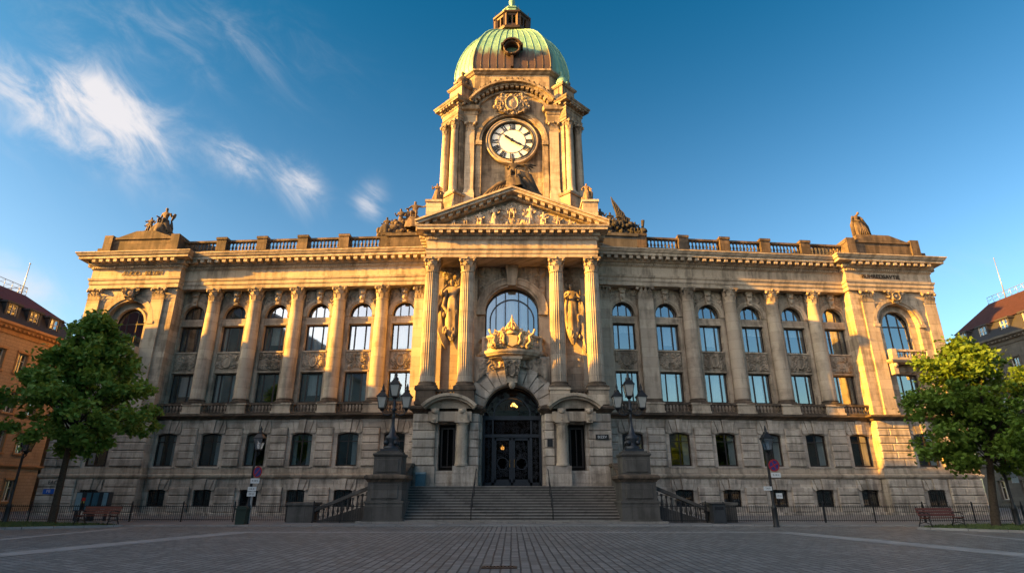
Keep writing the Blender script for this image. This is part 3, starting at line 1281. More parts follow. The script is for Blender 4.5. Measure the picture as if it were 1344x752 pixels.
    # --- storeys below: wall, rusticated stones, keystones
    PATH = [(6.55, YB), (PX0, YB), (PX0, YB - PJ), (PX1 + .12, YB - PJ), (PX1 + .12, 62)]
    allc = BAY + [PC]
    for zone, (wz0, wz1, ww, z0, z1, n) in {'cellar': (.65, 1.85, 1.36, .18, 2.2, 3), 'ground': (3.5, 5.92, 1.6, 3.42, 6.3, 5)}.items():
        pass
    mb = wing_mb(sx)
    gh = [segp(c, 1.6, 3.5, 5.92, .14) for c in BAY] + [segp(c, 1.36, .65, 1.85, .08) for c in BAY]
    mb.holed(rect(6.3, PX0, -.1, 7.2), gh, YB, .5)
    gh = [segp(PC, 1.6, 3.5, 5.92, .14), segp(PC, 1.36, .65, 1.85, .08)]
    mb.holed(rect(PX0, PX1 + .1, -.1, 7.2), gh, YB - PJ, .5)
    mb.add([(PX0, YB, -.1), (PX0, YB - PJ, -.1), (PX0, YB - PJ, 7.2), (PX0, YB, 7.2)], [(0, 1, 2, 3)])
    mb.add([(PX1 + .1, 62, -.1), (PX1 + .1, YB - PJ, -.1), (PX1 + .1, YB - PJ, 7.2), (PX1 + .1, 62, 7.2)], [(0, 1, 2, 3)])
    mb.build('ground_floor_wall', 'sandstone_base', hall)
    mb = wing_mb(sx)

    def stones(a, b, z0, z1, n, y):
        hgt = (z1 - z0) / n
        for k in range(n):
            parts = [a, b]
            if b - a > 2.6:
                parts = [a, a + (b - a) * rng.uniform(.35, .65), b]
            for u, w in zip(parts, parts[1:]):
                mb.block(u + .004, w - .004, z0 + k * hgt + .012, z0 + (k + 1) * hgt - .012, y + .05, y - .18 + rng.uniform(-.008, .008), .06)

    def voussoirs(c, hw, zt, ztop, y):
        kb, kt = .17, .25
        mb.prism([(c - kb, zt - .05), (c + kb, zt - .05), (c + kt, ztop), (c - kt, ztop)], y - .24, y + .01)
        for sg in (-1, 1):
            P = [(c + sg * (kb + .03), zt - .02), (c + sg * (kb + .40), zt - .04), (c + sg * (kt + .56), ztop - .06), (c + sg * (kt + .04), ztop - .06)]
            mb.prism(P, y - .15, y + .01)
            P = [(c + sg * (kb + .43), zt - .05), (c + sg * (hw + .02), zt - .12), (c + sg * (hw + .26), zt - .02), (c + sg * (hw + .26), ztop - .42), (c + sg * (kt + .72), ztop - .06), (c + sg * (kt + .6), ztop - .06)]
            mb.prism(P, y - .11, y + .01)

    runs = []
    prev = 6.5
    for c in BAY:
        runs.append((prev, c - 1.12))
        prev = c + 1.12
    runs.append((prev, PX0))
    for a, b in runs:
        if b - a > .3:
            stones(a, b, 3.48, 6.28, 5, YB)
    prev = 6.5
    for c in BAY:
        if c - 1.05 - prev > .3:
            stones(prev, c - 1.0, .25, 2.02, 3, YB)
        prev = c + 1.0
        voussoirs(c, .8, 5.98, 6.92, YB)
        voussoirs(c, .68, 1.88, 2.62, YB)
        mb.box(c - 1.7, c + 1.7, YB - .09, YB, 6.33, 6.36)
        mb.box(c - .98, c + .98, YB - .14, YB + .02, 3.34, 3.46)
    for a, b in ((PX0 - .02, PC - 1.12), (PC + 1.12, PX1 + .15)):
        stones(a, b, 3.48, 6.9, 6, YB - PJ)
        stones(a, b, .25, 2.6, 4, YB - PJ)
    for c in (PC,):
        voussoirs(c, .8, 5.98, 6.92, YB - PJ)
        voussoirs(c, .68, 1.88, 2.62, YB - PJ)
    mb.build('rusticated_stonework', 'sandstone_base', hall)
    for i, c in enumerate(BAY + [PC]):
        y = YB + .22 - (1 if c == PC else 0)
        cu = [(-.55, .5, 0, 2.3)] if i % 3 == 0 else [(.5, .55, 0, 2.3)] if i % 3 == 1 else [(.55, .4, 0, 2.3), (-.6, .3, 0, 2.3)]
        window('ground', sx * c, y, 3.5, cu if sx < 0 else [(.52, .45, 0, 2.3)])
        window('cellar', sx * c, y, .65)
    mb = wing_mb(sx)
    mb.sweep(PATH, [(-.3, 0), (.26, 0), (.26, .2), (.2, .25), (-.3, .27)])
    mb.build('base_course', 'sandstone_base', hall)
    mb = wing_mb(sx)
    mb.sweep(PATH, [(-.3, 2.64), (.12, 2.64), (.2, 2.72), (.24, 2.8), (.24, 2.9), (.1, 2.98), (.1, 3.36), (-.3, 3.38)])
    mb.build('string_course', 'sandstone_smooth', hall)
    mb = wing_mb(sx)
    mb.sweep(PATH, [(-.3, 6.94), (.1, 6.94), (.16, 7.0), (.18, 7.06), (.42, 7.14), (.55, 7.18), (.55, 7.28), (.5, 7.33), (-.9, 7.36)])
    mb.build('balcony_cornice', 'blackened_stone', hall)
    # --- end pavilion
    mb = wing_mb(sx)
    mb.holed(rect(PX0, PX1, 7.3, 17.62), [archp(PC, 1.78, 7.9, 14.72, 26)], YP, .42)
    mb.add([(PX0, YW, 7.3), (PX0, YP, 7.3), (PX0, YP, 17.62), (PX0, YW, 17.62)], [(0, 1, 2, 3)])
    mb.add([(PX1, 62, 7.3), (PX1, YP, 7.3), (PX1, YP, 20.4), (PX1, 62, 20.4)], [(0, 1, 2, 3)])
    mb.holed(rect(PC - 1.85, PC + 1.85, 7.3, 16.7), [archp(PC, 1.2, 11.75, 14.75, 22), rect(PC - h1, PC + h1, 8.3, 10.66)], YP + .40, .4)
    mb.build('pavilion_wall', 'sandstone', hall)
    mb = wing_mb(sx)
    mb.arc(PC, 14.72, 1.78, 1.98, YP - .1, YP - .002, 0, 180, 32)
    mb.arc(PC, 14.72, 1.98, 2.24, YP - .18, YP - .003, 0, 180, 32)
    mb.box(PC - 2.3, PC - 1.76, YP - .22, YP + .38, 14.5, 14.74)
    mb.box(PC + 1.76, PC + 2.3, YP - .22, YP + .38, 14.5, 14.74)
    mb.arc(PC, 14.75, 1.2, 1.36, YP + .3, YP + .398, 0, 180, 28)
    mb.build('arch_surround', 'sandstone_smooth', hall)
    p = wing_mb(sx)
    p.prism([(PC - .2, 16.5), (PC + .2, 16.5), (PC + .36, 17.55), (PC - .36, 17.55)], YP - .42, YP - .1)
    relief(p, PC - 1.0, PC + 1.0, 16.5, 17.6, YP - .2, .42, 31, shield=True, scrolls=9, nx=40, nz=30, mask=lambda X, Z: abs(X - PC) < .3 + (Z - 16.5) * .65)
    p.build('keystone', 'sandstone_carved', hall)
    p = wing_mb(sx)
    relief(p, PC - 1.75, PC + 1.75, 10.72, 11.5, YP + .39, .2, 32, shield=True, scrolls=9)
    p.build('relief_panel', 'sandstone_carved', hall)
    window('pavilion_arch', sx * PC, YP + .62, 11.75)
    window('first', sx * PC, YP + .62, 8.3)
    for a, b in ((PX0 + .9, PX0 + 1.95), (PX1 - 1.1, PX1 - .05)):
        p = wing_mb(sx)
        p.box(a, b, YP - .17, YP + .02, 7.9, 16.62)
        p.box(a - .08, b + .08, YP - .25, YP + .02, 7.36, 7.62)
        p.box(a - .04, b + .04, YP - .21, YP + .02, 7.62, 7.9)
        o = p.build('pilaster', 'sandstone_column', hall)
        p = wing_mb(sx)
        pilaster_cap(p, a, b, YP - .17, YP, 16.66, 17.6)
        p.build('capital', 'sandstone_carved', o)
    p = wing_mb(sx)
    p.sweep([(PC - 1.75, YP + .35), (PC - 1.75, YP - .75), (PC + 1.75, YP - .75), (PC + 1.75, YP + .35)], [(-.5, 11.42), (.02, 11.42), (.1, 11.5), (.16, 11.58), (.16, 11.68), (-.5, 11.7)])
    p.box(PC - 1.7, PC + 1.7, YP - .7, YP + .35, 11.43, 11.69)
    for a in (PC - 1.72, PC + 1.3):
        p.box(a, a + .42, YP - .8, YP - .3, 11.7, 12.5)
    for a in (PC - 1.5, PC + 1.5):
        p.prism([(a - .16, 10.5), (a + .16, 10.5), (a + .2, 11.42), (a - .2, 11.42)], YP - .6, YP + .35)
        p.ball((a, YP - .62, 11.2), .2, 8, 6)
    balustrade(p, PC - 1.3, PC + 1.3, YP - .6, 11.72, 12.46, 10, .9)
    p.build('balcony', 'sandstone_smooth', hall)
    # --- entablature, brackets and dentils
    EP = [(6.2, 44.1), (PX0 - .12, 44.1), (PX0 - .12, YP - .22), (PX1 + .05, YP - .22), (PX1 + .05, 60)]
    mb = wing_mb(sx)
    mb.sweep(EP, ENT)
    mb.along(EP, .62, .3, .28, .8, 19.68, 19.95, .15, skip=(4,))
    mb.along(EP, .19, .11, .08, .2, 19.32, 19.5, .05, skip=(4,))
    mb.build('entablature', 'sandstone_smooth', hall)
    # --- roof parapet
    mb = wing_mb(sx)
    mb.box(10.6, PX0 + .4, 43.9, 44.8, 20.52, 20.98)
    for x in COLX[0:] + []:
        mb.box(x - .42, x + .42, 43.95, 44.75, 20.98, 22.02)
        mb.box(x - .48, x + .48, 43.88, 44.8, 22.02, 22.24)
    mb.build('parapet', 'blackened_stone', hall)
    ed = [v for x in COLX for v in (x - .42, x + .42)][1:] + [PX0 + .6]
    for a, b in zip(ed[::2], ed[1::2]):
        mb = wing_mb(sx)
        balustrade(mb, a, b, 44.35, 20.99, 22.04, 9, 1.3, .17, .2)
        mb.build('balustrade', 'blackened_stone', hall)
    mb = wing_mb(sx)
    a0, a1 = PX0 + .55, PX1 - .35
    mb.box(a0, a1, 43.3, 46, 20.5, 20.8)
    mb.box(a0 + .06, a1 - .06, 43.42, 46, 20.8, 22.0)
    mb.box(a0 - .05, a1 + .05, 43.3, 46, 22.0, 22.2)
    for a in (a0, a1 - .75):
        mb.box(a, a + .75, 43.22, 46.02, 20.8, 22.36)
    mb.box(a1, a1 + .6, 43.5, 46, 20.5, 21.3)
    mb.prism([(PC - 2.3, 22.2), (PC + 2.3, 22.2), (PC + .8, 22.75), (PC - .8, 22.75)], 43.3, 45.4)
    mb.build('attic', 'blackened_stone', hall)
    # attic beside the pediment
    mb = wing_mb(sx)
    mb.box(6.4, 10.6, 43.85, 46.5, 20.5, 20.86)
    mb.box(6.4, 10.5, 43.95, 46.5, 20.86, 21.9)
    mb.box(6.4, 10.62, 43.82, 46.5, 21.9, 22.15)
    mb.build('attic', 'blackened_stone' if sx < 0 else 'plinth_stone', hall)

letters('inscription', 'AUOD . EILUIH', .52, .02, 'bronze_letter', (-30.9, YP - .27 + wing_y(-30.9), 18.85), hall, .18, wing_rz(-30), 1.02)
letters('inscription', 'BUHREDSAVTIE', .50, .02, 'bronze_letter', (31.3, YP - .27 + wing_y(31.3), 18.85), hall, 0, wing_rz(30))

# core of the building: dark rooms behind the windows, roof
for sx in (-1, 1):
    mb = wing_mb(sx)
    mb.box(.02, 34.6, 46.8, 63, 0, 20.55)
    mb.build('inner_wall', 'dark_interior', hall)
    mb = wing_mb(sx)
    mb.box(.02, 34.7, 45.0, 63, 20.3, 20.5)
    shade_roof = [(46.7, 20.5, 34.3), (47.2, 22.6, 34.1), (49.6, 24.4, 33.2), (55, 26.0, 31.4), (58.5, 26.0, 31.4), (62.6, 20.5, 34.2)]  # unseen raised block, added to throw shade on the right-hand house
    vs = [(min(x, 30.2), y, z) for y, z, x in shade_roof] + [(x, y, z) for y, z, x in shade_roof]
    mb.add(vs, [(i, i + 1, 7 + i, 6 + i) for i in range(5)] + [(6, 7, 8, 9, 10, 11), (0, 1, 2, 3, 4, 5)])
    mb.build('roof', 'slate', hall)

# ------------------------------------------------------------------ portico
for sx in (-1, 1):
    # lower block with niche window
    mb = side_mb(sx)
    NW = rect(3.78, 4.92, 3.0, 6.0)
    mb.holed(rect(2.3, 6.6, 0, 7.0), [NW], 39.62, .7)
    mb.add([(6.6, 45, 0), (6.6, 39.62, 0), (6.6, 39.62, 7.0), (6.6, 45, 7.0)], [(0, 1, 2, 3)])
    mb.add([(2.3, 42.2, 0), (2.3, 39.62, 0), (2.3, 39.62, 7.0), (2.3, 42.2, 7.0)], [(0, 1, 2, 3)])
    mb.box(2.3, 6.6, 40.3, 40.5, 0, 7.0) if False else None
    rng = random.Random(5)
    for k in range(6):
        z0, z1 = 3.3 + k * .56, 3.3 + (k + 1) * .56
        mb.block(5.12, 6.66, z0 + .012, z1 - .012, 39.7, 39.42 + rng.uniform(-.01, .01), .045)
        mb.block(2.22, 2.84, z0 + .012, z1 - .012, 39.7, 39.42 + rng.uniform(-.01, .01), .045)
        # inner jamb stones of the doorway
        mb.box(2.2, 2.3, 39.5, 40.4, z0 + .015, z1 - .015)
    mb.box(5.06, 6.72, 39.36, 39.7, 2.0, 3.28)
    mb.box(2.2, 3.86, 38.9, 39.7, 2.0, 3.28)
    mb.box(3.86, 5.06, 39.46, 39.7, 2.0, 2.98)
    mb.build('porch_block', 'sandstone_base', hall)
    window('slit', sx * 4.35, 40.15, 3.2)
    mb = side_mb(sx)
    mb.box(3.5, 5.2, 40.35, 41.5, 2.9, 6.2)
    mb.build('inner_wall', 'dark_interior', hall)
    # doric column and hood
    mb = side_mb(sx)
    mb.lathe([(.44, 3.28), (.44, 3.4), (.40, 3.46), (.37, 3.5), (.375, 4.2), (.35, 5.8), (.36, 5.84), (.42, 5.9), (.44, 6.0)], 3.32, 39.2, 22)
    mb.box(2.84, 3.8, 38.75, 39.7, 6.0, 6.12)
    mb.build('door_column', 'sandstone_smooth', hall)
    mb = side_mb(sx)
    mb.box(2.7, 5.6, 39.0, 39.7, 6.12, 6.75)
    mb.prism([(2.9, 6.12), (3.72, 6.12), (3.62, 6.74), (3.0, 6.74)], 38.8, 39.1)
    for c in (5.15, 3.32):
        mb.prism([(c - .2, 6.0), (c + .2, 6.0), (c + .27, 6.95), (c - .27, 6.95)], 38.85, 39.5)
        mb.ball((c, 38.86, 6.75), .24, 8, 6, (1, .8, .8))
        mb.ball((c, 38.9, 6.2), .17, 8, 6, (1, .8, .8))
    hc, hw, rise = 4.2, 1.72, .72
    rad = (hw * hw + rise * rise) / (2 * rise)
    aa = math.degrees(math.asin(hw / rad))
    mb.arc(hc, 7.0 + rise - rad, rad, rad + .2, 38.5, 39.7, 90 - aa, 90 + aa, 20)
    mb.arc(hc, 7.0 + rise - rad, rad - .14, rad - .002, 38.7, 39.7, 90 - aa, 90 + aa, 20)
    mb.prism([(hc - hw + .1, 6.98)] + [(hc + (rad - .14) * math.sin(R(-aa + 2 * aa * i / 12)) * .97, 7.0 + rise - rad + (rad - .14) * math.cos(R(-aa + 2 * aa * i / 12))) for i in range(13)] + [(hc + hw - .1, 6.98)], 39.2, 39.7)
    mb.build('door_hood', 'sandstone_smooth', hall)
    mb = side_mb(sx)
    mb.sweep([(2.1, 40.5), (2.25, 39.6), (6.66, 39.6), (6.66, 45)], [(-.5, 6.72), (.05, 6.72), (.12, 6.8), (.28, 6.92), (.34, 6.98), (.34, 7.12), (.2, 7.2), (-.5, 7.34)])
    mb.box(2.4, 6.6, 39.7, 44.6, 7.1, 7.33)
    mb.build('porch_cornice', 'blackened_stone', hall)
    # plinths of the great columns with a little balustrade between
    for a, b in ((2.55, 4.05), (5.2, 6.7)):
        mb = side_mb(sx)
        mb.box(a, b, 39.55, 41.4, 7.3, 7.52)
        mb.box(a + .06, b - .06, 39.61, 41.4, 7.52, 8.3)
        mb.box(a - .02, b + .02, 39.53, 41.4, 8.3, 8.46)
        mb.build('column_pedestal', 'blackened_stone' if sx < 0 else 'sandstone', hall)  # left side shaded, right side sunlit: put into the stone colour
    mb = side_mb(sx)
    balustrade(mb, 4.0, 5.25, 39.9, 7.34, 8.36, 5, 1.0)
    mb.build('balustrade', 'blackened_stone', hall)
    # wall behind the columns
    mb = side_mb(sx)
    mb.add([(6.5, 45, 7.2), (6.5, 42, 7.2), (6.5, 42, 18.4), (6.5, 45, 18.4)], [(0, 1, 2, 3)])
    for a, b in ((2.66, 3.96), (5.28, 6.5)):
        mb.box(a, b, 41.8, 42.1, 8.3, 17.25)
    mb.build('portico_side_wall', 'sandstone_column', hall)

# great fluted columns
mb = MB()
mb.lathe([(.565, 0), (.57, 2.2), (.56, 4.6), (.535, 6.5), (.50, 8.26)], seg=120, flute=22, fd=.15)
mb.lathe([(.52, 8.26), (.52, 8.34), (.49, 8.38)], seg=30)
gcol = mb.build('column', 'sandstone_column', hall)
mb = MB()
capital(mb, 8.36, 9.38, .5, .64)
mb.build('capital', 'sandstone_carved', gcol)
mb = MB()
mb.box(-.74, .74, -.74, .74, -.40, -.27)
mb.lathe([(.72, -.27), (.745, -.2), (.72, -.14), (.64, -.12), (.61, -.07), (.63, -.04), (.65, 0), (.62, .04), (.57, .07)], seg=30)
mb.build('column_base', 'blackened_stone', gcol)
gcol.matrix_parent_inverse = Matrix.Translation((0, -44, 0))
for i, x in enumerate((-5.97, -3.32, 3.32, 5.97)):
    if i == 0:
        gcol.location = (x, 40.35, 8.86)
    else:
        put(gcol, (x, 40.35, 8.86), hall)

# wall with the great window
mb = MB()
mb.holed([(-6.5, 7.2), (-2.66, 7.2), (-2.66, 10.7), (2.66, 10.7), (2.66, 7.2), (6.5, 7.2), (6.5, 18.5), (-6.5, 18.5)], [archp(0, 2.05, 11.05, 14.55, 30)], 42, .6)
mb.build('portico_wall', 'sandstone', hall)
window('portal_arch', 0, 42.42, 11.05, [(-.95, .5, 1.4, 3.6), (0, .8, 1.4, 4.0), (.95, .5, 1.4, 3.6)])
mb = MB()
mb.box(-6.3, 6.3, 43.6, 46.6, 7.4, 18.4)
mb.build('inner_wall', 'dark_interior', hall)
mb = MB()
mb.arc(0, 14.55, 2.05, 2.22, 41.78, 41.998, 0, 180, 40)
mb.arc(0, 14.55, 2.22, 2.62, 41.66, 41.997, 0, 180, 40)
mb.arc(0, 14.55, 2.62, 2.74, 41.6, 41.996, 0, 180, 40)
for s in (-1, 1):
    a, b = sorted((s * 2.05, s * 2.66))
    mb.box(a, b, 41.84, 41.996, 11, 14.3)
    mb.box(a - .04, b + .04, 41.6, 41.995, 14.3, 14.56)
mb.prism([(-.3, 16.55), (.3, 16.55), (.5, 18.2), (-.5, 18.2)], 41.3, 41.9)
mb.build('arch_surround', 'sandstone_smooth', hall)
mb = MB()
relief(mb, -2.68, 2.68, 14.9, 18.32, 41.99, .3, 8, shield=False, scrolls=22, nx=110, nz=72, mask=lambda X, Z: X * X + (Z - 14.55) ** 2 > 2.66 ** 2)
mb.build('spandrel_relief', 'sandstone_carved', hall)
for s in (-1, 1):
    mb = side_mb(s)
    relief(mb, 3.9, 5.3, 16.6, 18.3, 41.99, .2, 14, shield=False, scrolls=9, nx=40, nz=40)
    mb.build('spandrel_relief', 'sandstone_carved', hall)

# doorway wall with ring of wedge stones
mb = MB()
DOORP = archp(0, 2.08, 2.0, 6.78, 30)
mb.holed(rect(-2.68, 2.68, 2.0, 10.8), [DOORP], 40.5, 1.65)
mb.build('doorway_wall', 'sandstone_base', hall)
mb = MB()
n = 13
for i in range(n):
    a0, a1 = 180 * i / n + .7, 180 * (i + 1) / n - .7
    rr = 3.05 if i % 2 else 3.35
    mb.arc(0, 6.78, 2.085, rr if i != n // 2 else 3.5, 40.28 - .02 * (i % 2), 40.6, a0, a1, 4)
mb.arc(0, 6.78, 2.0, 2.09, 40.34, 41.4, 0, 180, 30)
for k in range(8):
    z = 2.06 + k * .59
    for s in (-1, 1):
        a, b = sorted((s * 2.085, s * 2.6))
        mb.block(a, b, z + .012, z + .577, 40.55, 40.36, .04)
mb.build('voussoirs', 'sandstone_base', hall)
mb = MB()
relief(mb, -2.66, 2.66, 8.3, 10.7, 40.49, .28, 21, shield=False, scrolls=18, nx=96, nz=50, mask=lambda X, Z: X * X + (Z - 6.78) ** 2 > 3.3 ** 2)
mb.build('spandrel_relief', 'sandstone_carved', hall)
mb = MB()
mb.prism([(-.35, 8.75), (.35, 8.75), (.62, 10.4), (-.62, 10.4)], 39.45, 40.5)
mb.box(-.72, .72, 39.35, 40.5, 10.4, 10.6)
relief(mb, -.6, .6, 8.9, 10.4, 39.44, .26, 24, shield=True, scrolls=6, nx=30, nz=36, mask=lambda X, Z: abs(X) < .36 + (Z - 8.8) * .14)
mb.ball((0, 39.6, 8.65), .24, 9, 7, (1, 1, 1.3))
mb.build('keystone', 'sandstone_carved', hall)

# the door: iron and glass
door = MB()
DY = 41.75
door.arc(0, 6.78, 1.93, 2.08, DY, DY + .2, 0, 180, 30)
for x0, x1 in ((-2.08, -1.9), (1.9, 2.08), (-1.42, -1.24), (1.24, 1.42), (-.07, .07)):
    door.box(x0, x1, DY, DY + .2, 2.06, 5.3 if abs(x0 + x1) < 3 else 6.8)
door.box(-2.06, 2.06, DY - .06, DY + .2, 5.3, 5.52)
door.box(-2.06, 2.06, DY - .06, DY + .2, 6.5, 6.78)
door.box(-1.42, -1.3, DY, DY + .2, 5.5, 6.5)
door.box(1.3, 1.42, DY, DY + .2, 5.5, 6.5)
door.arc(0, 6.78, 1.25, 1.36, DY, DY + .16, 0, 180, 24)
door.box(-2.0, 2.0, DY, DY + .2, 2.06, 2.3)
dr = door.build('entrance_door', 'blue_iron', hall)


def scrollwork(mb, x0, x1, z0, z1, y, n, seed, ok=lambda X, Z: True, rad=.013):
    rng = random.Random(seed)
    for _ in range(n):
        cx, cz = rng.uniform(x0 + .1, x1 - .1), rng.uniform(z0 + .1, z1 - .1)
        if not ok(cx, cz):
            continue
        r = rng.uniform(.09, .19)
        ph, d = rng.uniform(0, 6.28), rng.choice((-1, 1))
        P = []
        for k in range(12):
            rr = r * math.exp(-.13 * k)
            x, z = cx + rr * math.cos(ph + d * k * .62), cz + rr * math.sin(ph + d * k * .62)
            P.append((min(max(x, x0 + .01), x1 - .01), y, min(max(z, z0 + .01), z1 - .01)))
        mb.tube(P, rad, 5)


for s in (-1, 1):
    lf = MB()
    a, b = sorted((s * .08, s * 1.23))
    lf.box(a, a + .13, DY + .03, DY + .15, 2.3, 5.28)
    lf.box(b - .13, b, DY + .03, DY + .15, 2.3, 5.28)
    lf.box(a, b, DY + .03, DY + .15, 2.3, 2.5)
    lf.box(a, b, DY + .03, DY + .15, 5.1, 5.28)
    o = lf.build('door_leaf', 'blue_iron', dr)
    sc = MB()
    c = (a + b) / 2
    scrollwork(sc, a + .12, b - .12, 2.5, 5.1, DY + .06, 120, 3 + s, lambda X, Z: ((X - c) / .3) ** 2 + ((Z - 3.55) / .42) ** 2 > 1)
    sc.arc(c, 3.55, .36, .42, DY + .04, DY + .08, 0, 360, 24)
    sc.build('door_grille', 'blue_iron', o)
    g = MB()
    g.add([(a + .05, DY + .1, 2.4), (b - .05, DY + .1, 2.4), (b - .05, DY + .1, 5.2), (a + .05, DY + .1, 5.2)], [(0, 1, 2, 3)])
    g.build('pane', 'door_glass', o)
    hd = MB()
    hd.tube([(s * .16, DY - .02, 3.3), (s * .16, DY - .08, 3.36), (s * .16, DY - .08, 3.74), (s * .16, DY - .02, 3.8)], .025, 6)
    hd.build('handle', 'brass', o)
    sd = MB()
    a, b = sorted((s * 1.42, s * 1.9))
    scrollwork(sd, a, b, 2.3, 5.3, DY + .06, 60, 9 + s)
    sd.box((a + b) / 2 - .012, (a + b) / 2 + .012, DY + .05, DY + .07, 2.3, 5.3)
    sd.build('door_grille', 'blue_iron', dr)
    sd = MB()
    scrollwork(sd, a, b, 5.52, 6.5, DY + .06, 30, 12 + s)
    sd.box((a + b) / 2 - .012, (a + b) / 2 + .012, DY + .05, DY + .07, 5.5, 6.5)
    sd.build('door_grille', 'blue_iron', dr)
sd = MB()
scrollwork(sd, -1.3, 1.3, 5.52, 6.5, DY + .06, 90, 21)
sd.build('door_grille', 'blue_iron', dr)
sd = MB()
scrollwork(sd, -1.25, 1.25, 6.78, 8.0, DY + .06, 34, 22, lambda X, Z: .45 ** 2 < X * X + (Z - 6.78) ** 2 < 1.1 ** 2)
sd.build('fanlight_grille', 'blue_iron', dr)
sd = MB()
sd.arc(0, 6.78, 1.6, 1.64, DY + .05, DY + .08, 0, 180, 24)
scrollwork(sd, -1.95, 1.95, 6.78, 8.7, DY + .06, 170, 23, lambda X, Z: 1.42 ** 2 < X * X + (Z - 6.78) ** 2 < 1.85 ** 2)
sd.build('fanlight_grille', 'blue_iron', dr)
g = MB()
q_ = archp(0, 2.0, 2.3, 6.78, 24)
g.add([(x, DY + .13, z) for x, z in q_], [tuple(t) for t in tessellate_polygon([[Vector((x, z, 0)) for x, z in q_]])])
g.build('pane', 'door_glass', dr)
mb = MB()
mb.box(-2.6, 2.6, 44.6, 44.7, 2, 10.7)
mb.box(-2.6, 2.6, 42.15, 44.7, 10.6, 10.7)
mb.box(-2.7, -2.6, 42.15, 44.7, 2, 10.7)
mb.box(2.6, 2.7, 42.15, 44.7, 2, 10.7)
mb.box(-2.6, 2.6, 42.15, 44.7, 1.95, 2.05)
mb.build('entrance_hall', 'dark_interior', hall)

# glowing lamps of the entrance hall, seen through the fanlight and the door
m, t, b = newmat('warm_lamp')
b.inputs['Emission Color'].default_value = (1, .42, .08, 1)
b.inputs['Emission Strength'].default_value = 2.6
b.inputs['Base Color'].default_value = (.8, .5, .2, 1)
mb = MB()
rng = random.Random(4)
for k in range(14):
    a = rng.uniform(0, 6.28)
    rr = rng.uniform(.05, .3)
    mb.ball((rr * math.cos(a), rr * .5 * math.sin(a), .25 * math.sin(a * 3) * rr * 3), rng.uniform(.045, .075), 7, 5)
tag(mb.build('chandelier', 'warm_lamp'), 'glowing golden chandelier seen through the fanlight above the entrance door', 'chandelier').location = (.12, 42.9, 7.78)
mb = MB()
mb.ball((0, 0, 0), .13, 10, 8)
mb.tube([(0, 0, .1), (0, .18, .2)], .025, 6)
tag(mb.build('wall_lamp', 'warm_lamp'), 'small round lamp glowing behind the left leaf of the entrance door', 'lamp').location = (-.67, 42.3, 4.62)

# balcony over the door, with the coat of arms
mb = MB()


def ell(rx, ry, n=24):
    return [(-rx * math.cos(PI * i / n), 42 - ry * math.sin(PI * i / n)) for i in range(n + 1)]


E0 = ell(2.5, 2.6)
mb.sweep(E0, [(-.9, 10.5), (-.5, 10.52), (-.22, 10.62), (-.06, 10.76), (0, 10.8), (.02, 10.86), (.1, 10.92), (.14, 11.0), (.14, 11.14), (-.8, 11.16)])
vs = [(x, y, 11.15) for x, y in E0] + [(x, y, 10.73) for x, y in E0]
k = len(E0)
mb.add(vs, [tuple(range(k)), tuple(range(k, 2 * k))])
mb.sweep(ell(2.42, 2.52), [(-.2, 11.16), (.04, 11.16), (.04, 11.28), (-.2, 11.28)])
mb.sweep(ell(2.42, 2.52), [(-.22, 12.1), (.05, 12.1), (.09, 12.16), (.09, 12.26), (-.22, 12.28)])
E1 = ell(2.34, 2.44, 40)
for i in range(2, 39):
    if abs(E1[i][0]) > 1.25:
        baluster(mb, E1[i][0], E1[i][1], 11.27, .84, 1.35)
for sg in (-1, 1):
    for xx in (1.25, 2.05):
        yy = 42 - 2.44 * math.sqrt(max(0, 1 - (xx / 2.42) ** 2))
        mb.box(sg * xx - .13, sg * xx + .13, yy - .16, yy + .16, 11.16, 12.3)
mb.build('door_balcony', 'sandstone_smooth', hall)
mb = MB()
mb.T = Matrix.Translation((0, -.78, 0))
crest = [(-1.45, 11.2), (1.45, 11.2), (1.5, 11.9), (1.25, 12.0), (1.2, 12.5), (.8, 12.2), (.6, 12.6), (.35, 12.45), (.25, 12.9), (0, 13.55), (-.25, 12.9), (-.4, 12.5), (-.62, 12.75), (-.85, 12.3), (-1.25, 12.55),
         (-1.3, 12.0), (-1.55, 11.9)]
mb.prism(crest, 40.16, 40.42)
rng = random.Random(8)
mb.prism([(-.34, 11.4), (0, 11.25), (.34, 11.4), (.4, 12.1), (-.4, 12.1)], 39.95, 40.2)
mb.lathe([(.40, 12.15), (.44, 12.24), (.36, 12.34), (.38, 12.42)], 0, 40.2, 12)
for k in range(8):
    a = k * PI / 4
    mb.tube([(.36 * math.cos(a), 40.2 + .36 * math.sin(a), 12.4), (.42 * math.cos(a), 40.2 + .42 * math.sin(a), 12.65), (.25 * math.cos(a), 40.2 + .25 * math.sin(a), 12.95), (.04 * math.cos(a), 40.2 + .04 * math.sin(a), 13.1)], [.06, .07, .06, .05], 6)
    mb.ball((.44 * math.cos(a + .4), 40.2 + .44 * math.sin(a + .4), 12.5), .1, 7, 5)
mb.lathe([(.1, 13.05), (.13, 13.15), (.05, 13.25), (.07, 13.35), (.02, 13.62)], 0, 40.2, 8)
for sg in (-1, 1):
    mb.tube([(sg * .45, 40.0, 11.4), (sg * .62, 39.95, 11.7), (sg * .52, 39.95, 12.0), (sg * .72, 40.0, 12.3), (sg * .95, 40.05, 12.35)], [.1, .12, .09, .08, .05], 7)
    mb.tube([(sg * 1.0, 40.0, 11.3), (sg * 1.3, 40.0, 11.6), (sg * 1.2, 40.02, 11.95), (sg * 1.5, 40.1, 12.2), (sg * 1.62, 40.1, 12.5)], [.1, .11, .09, .07, .09], 7)
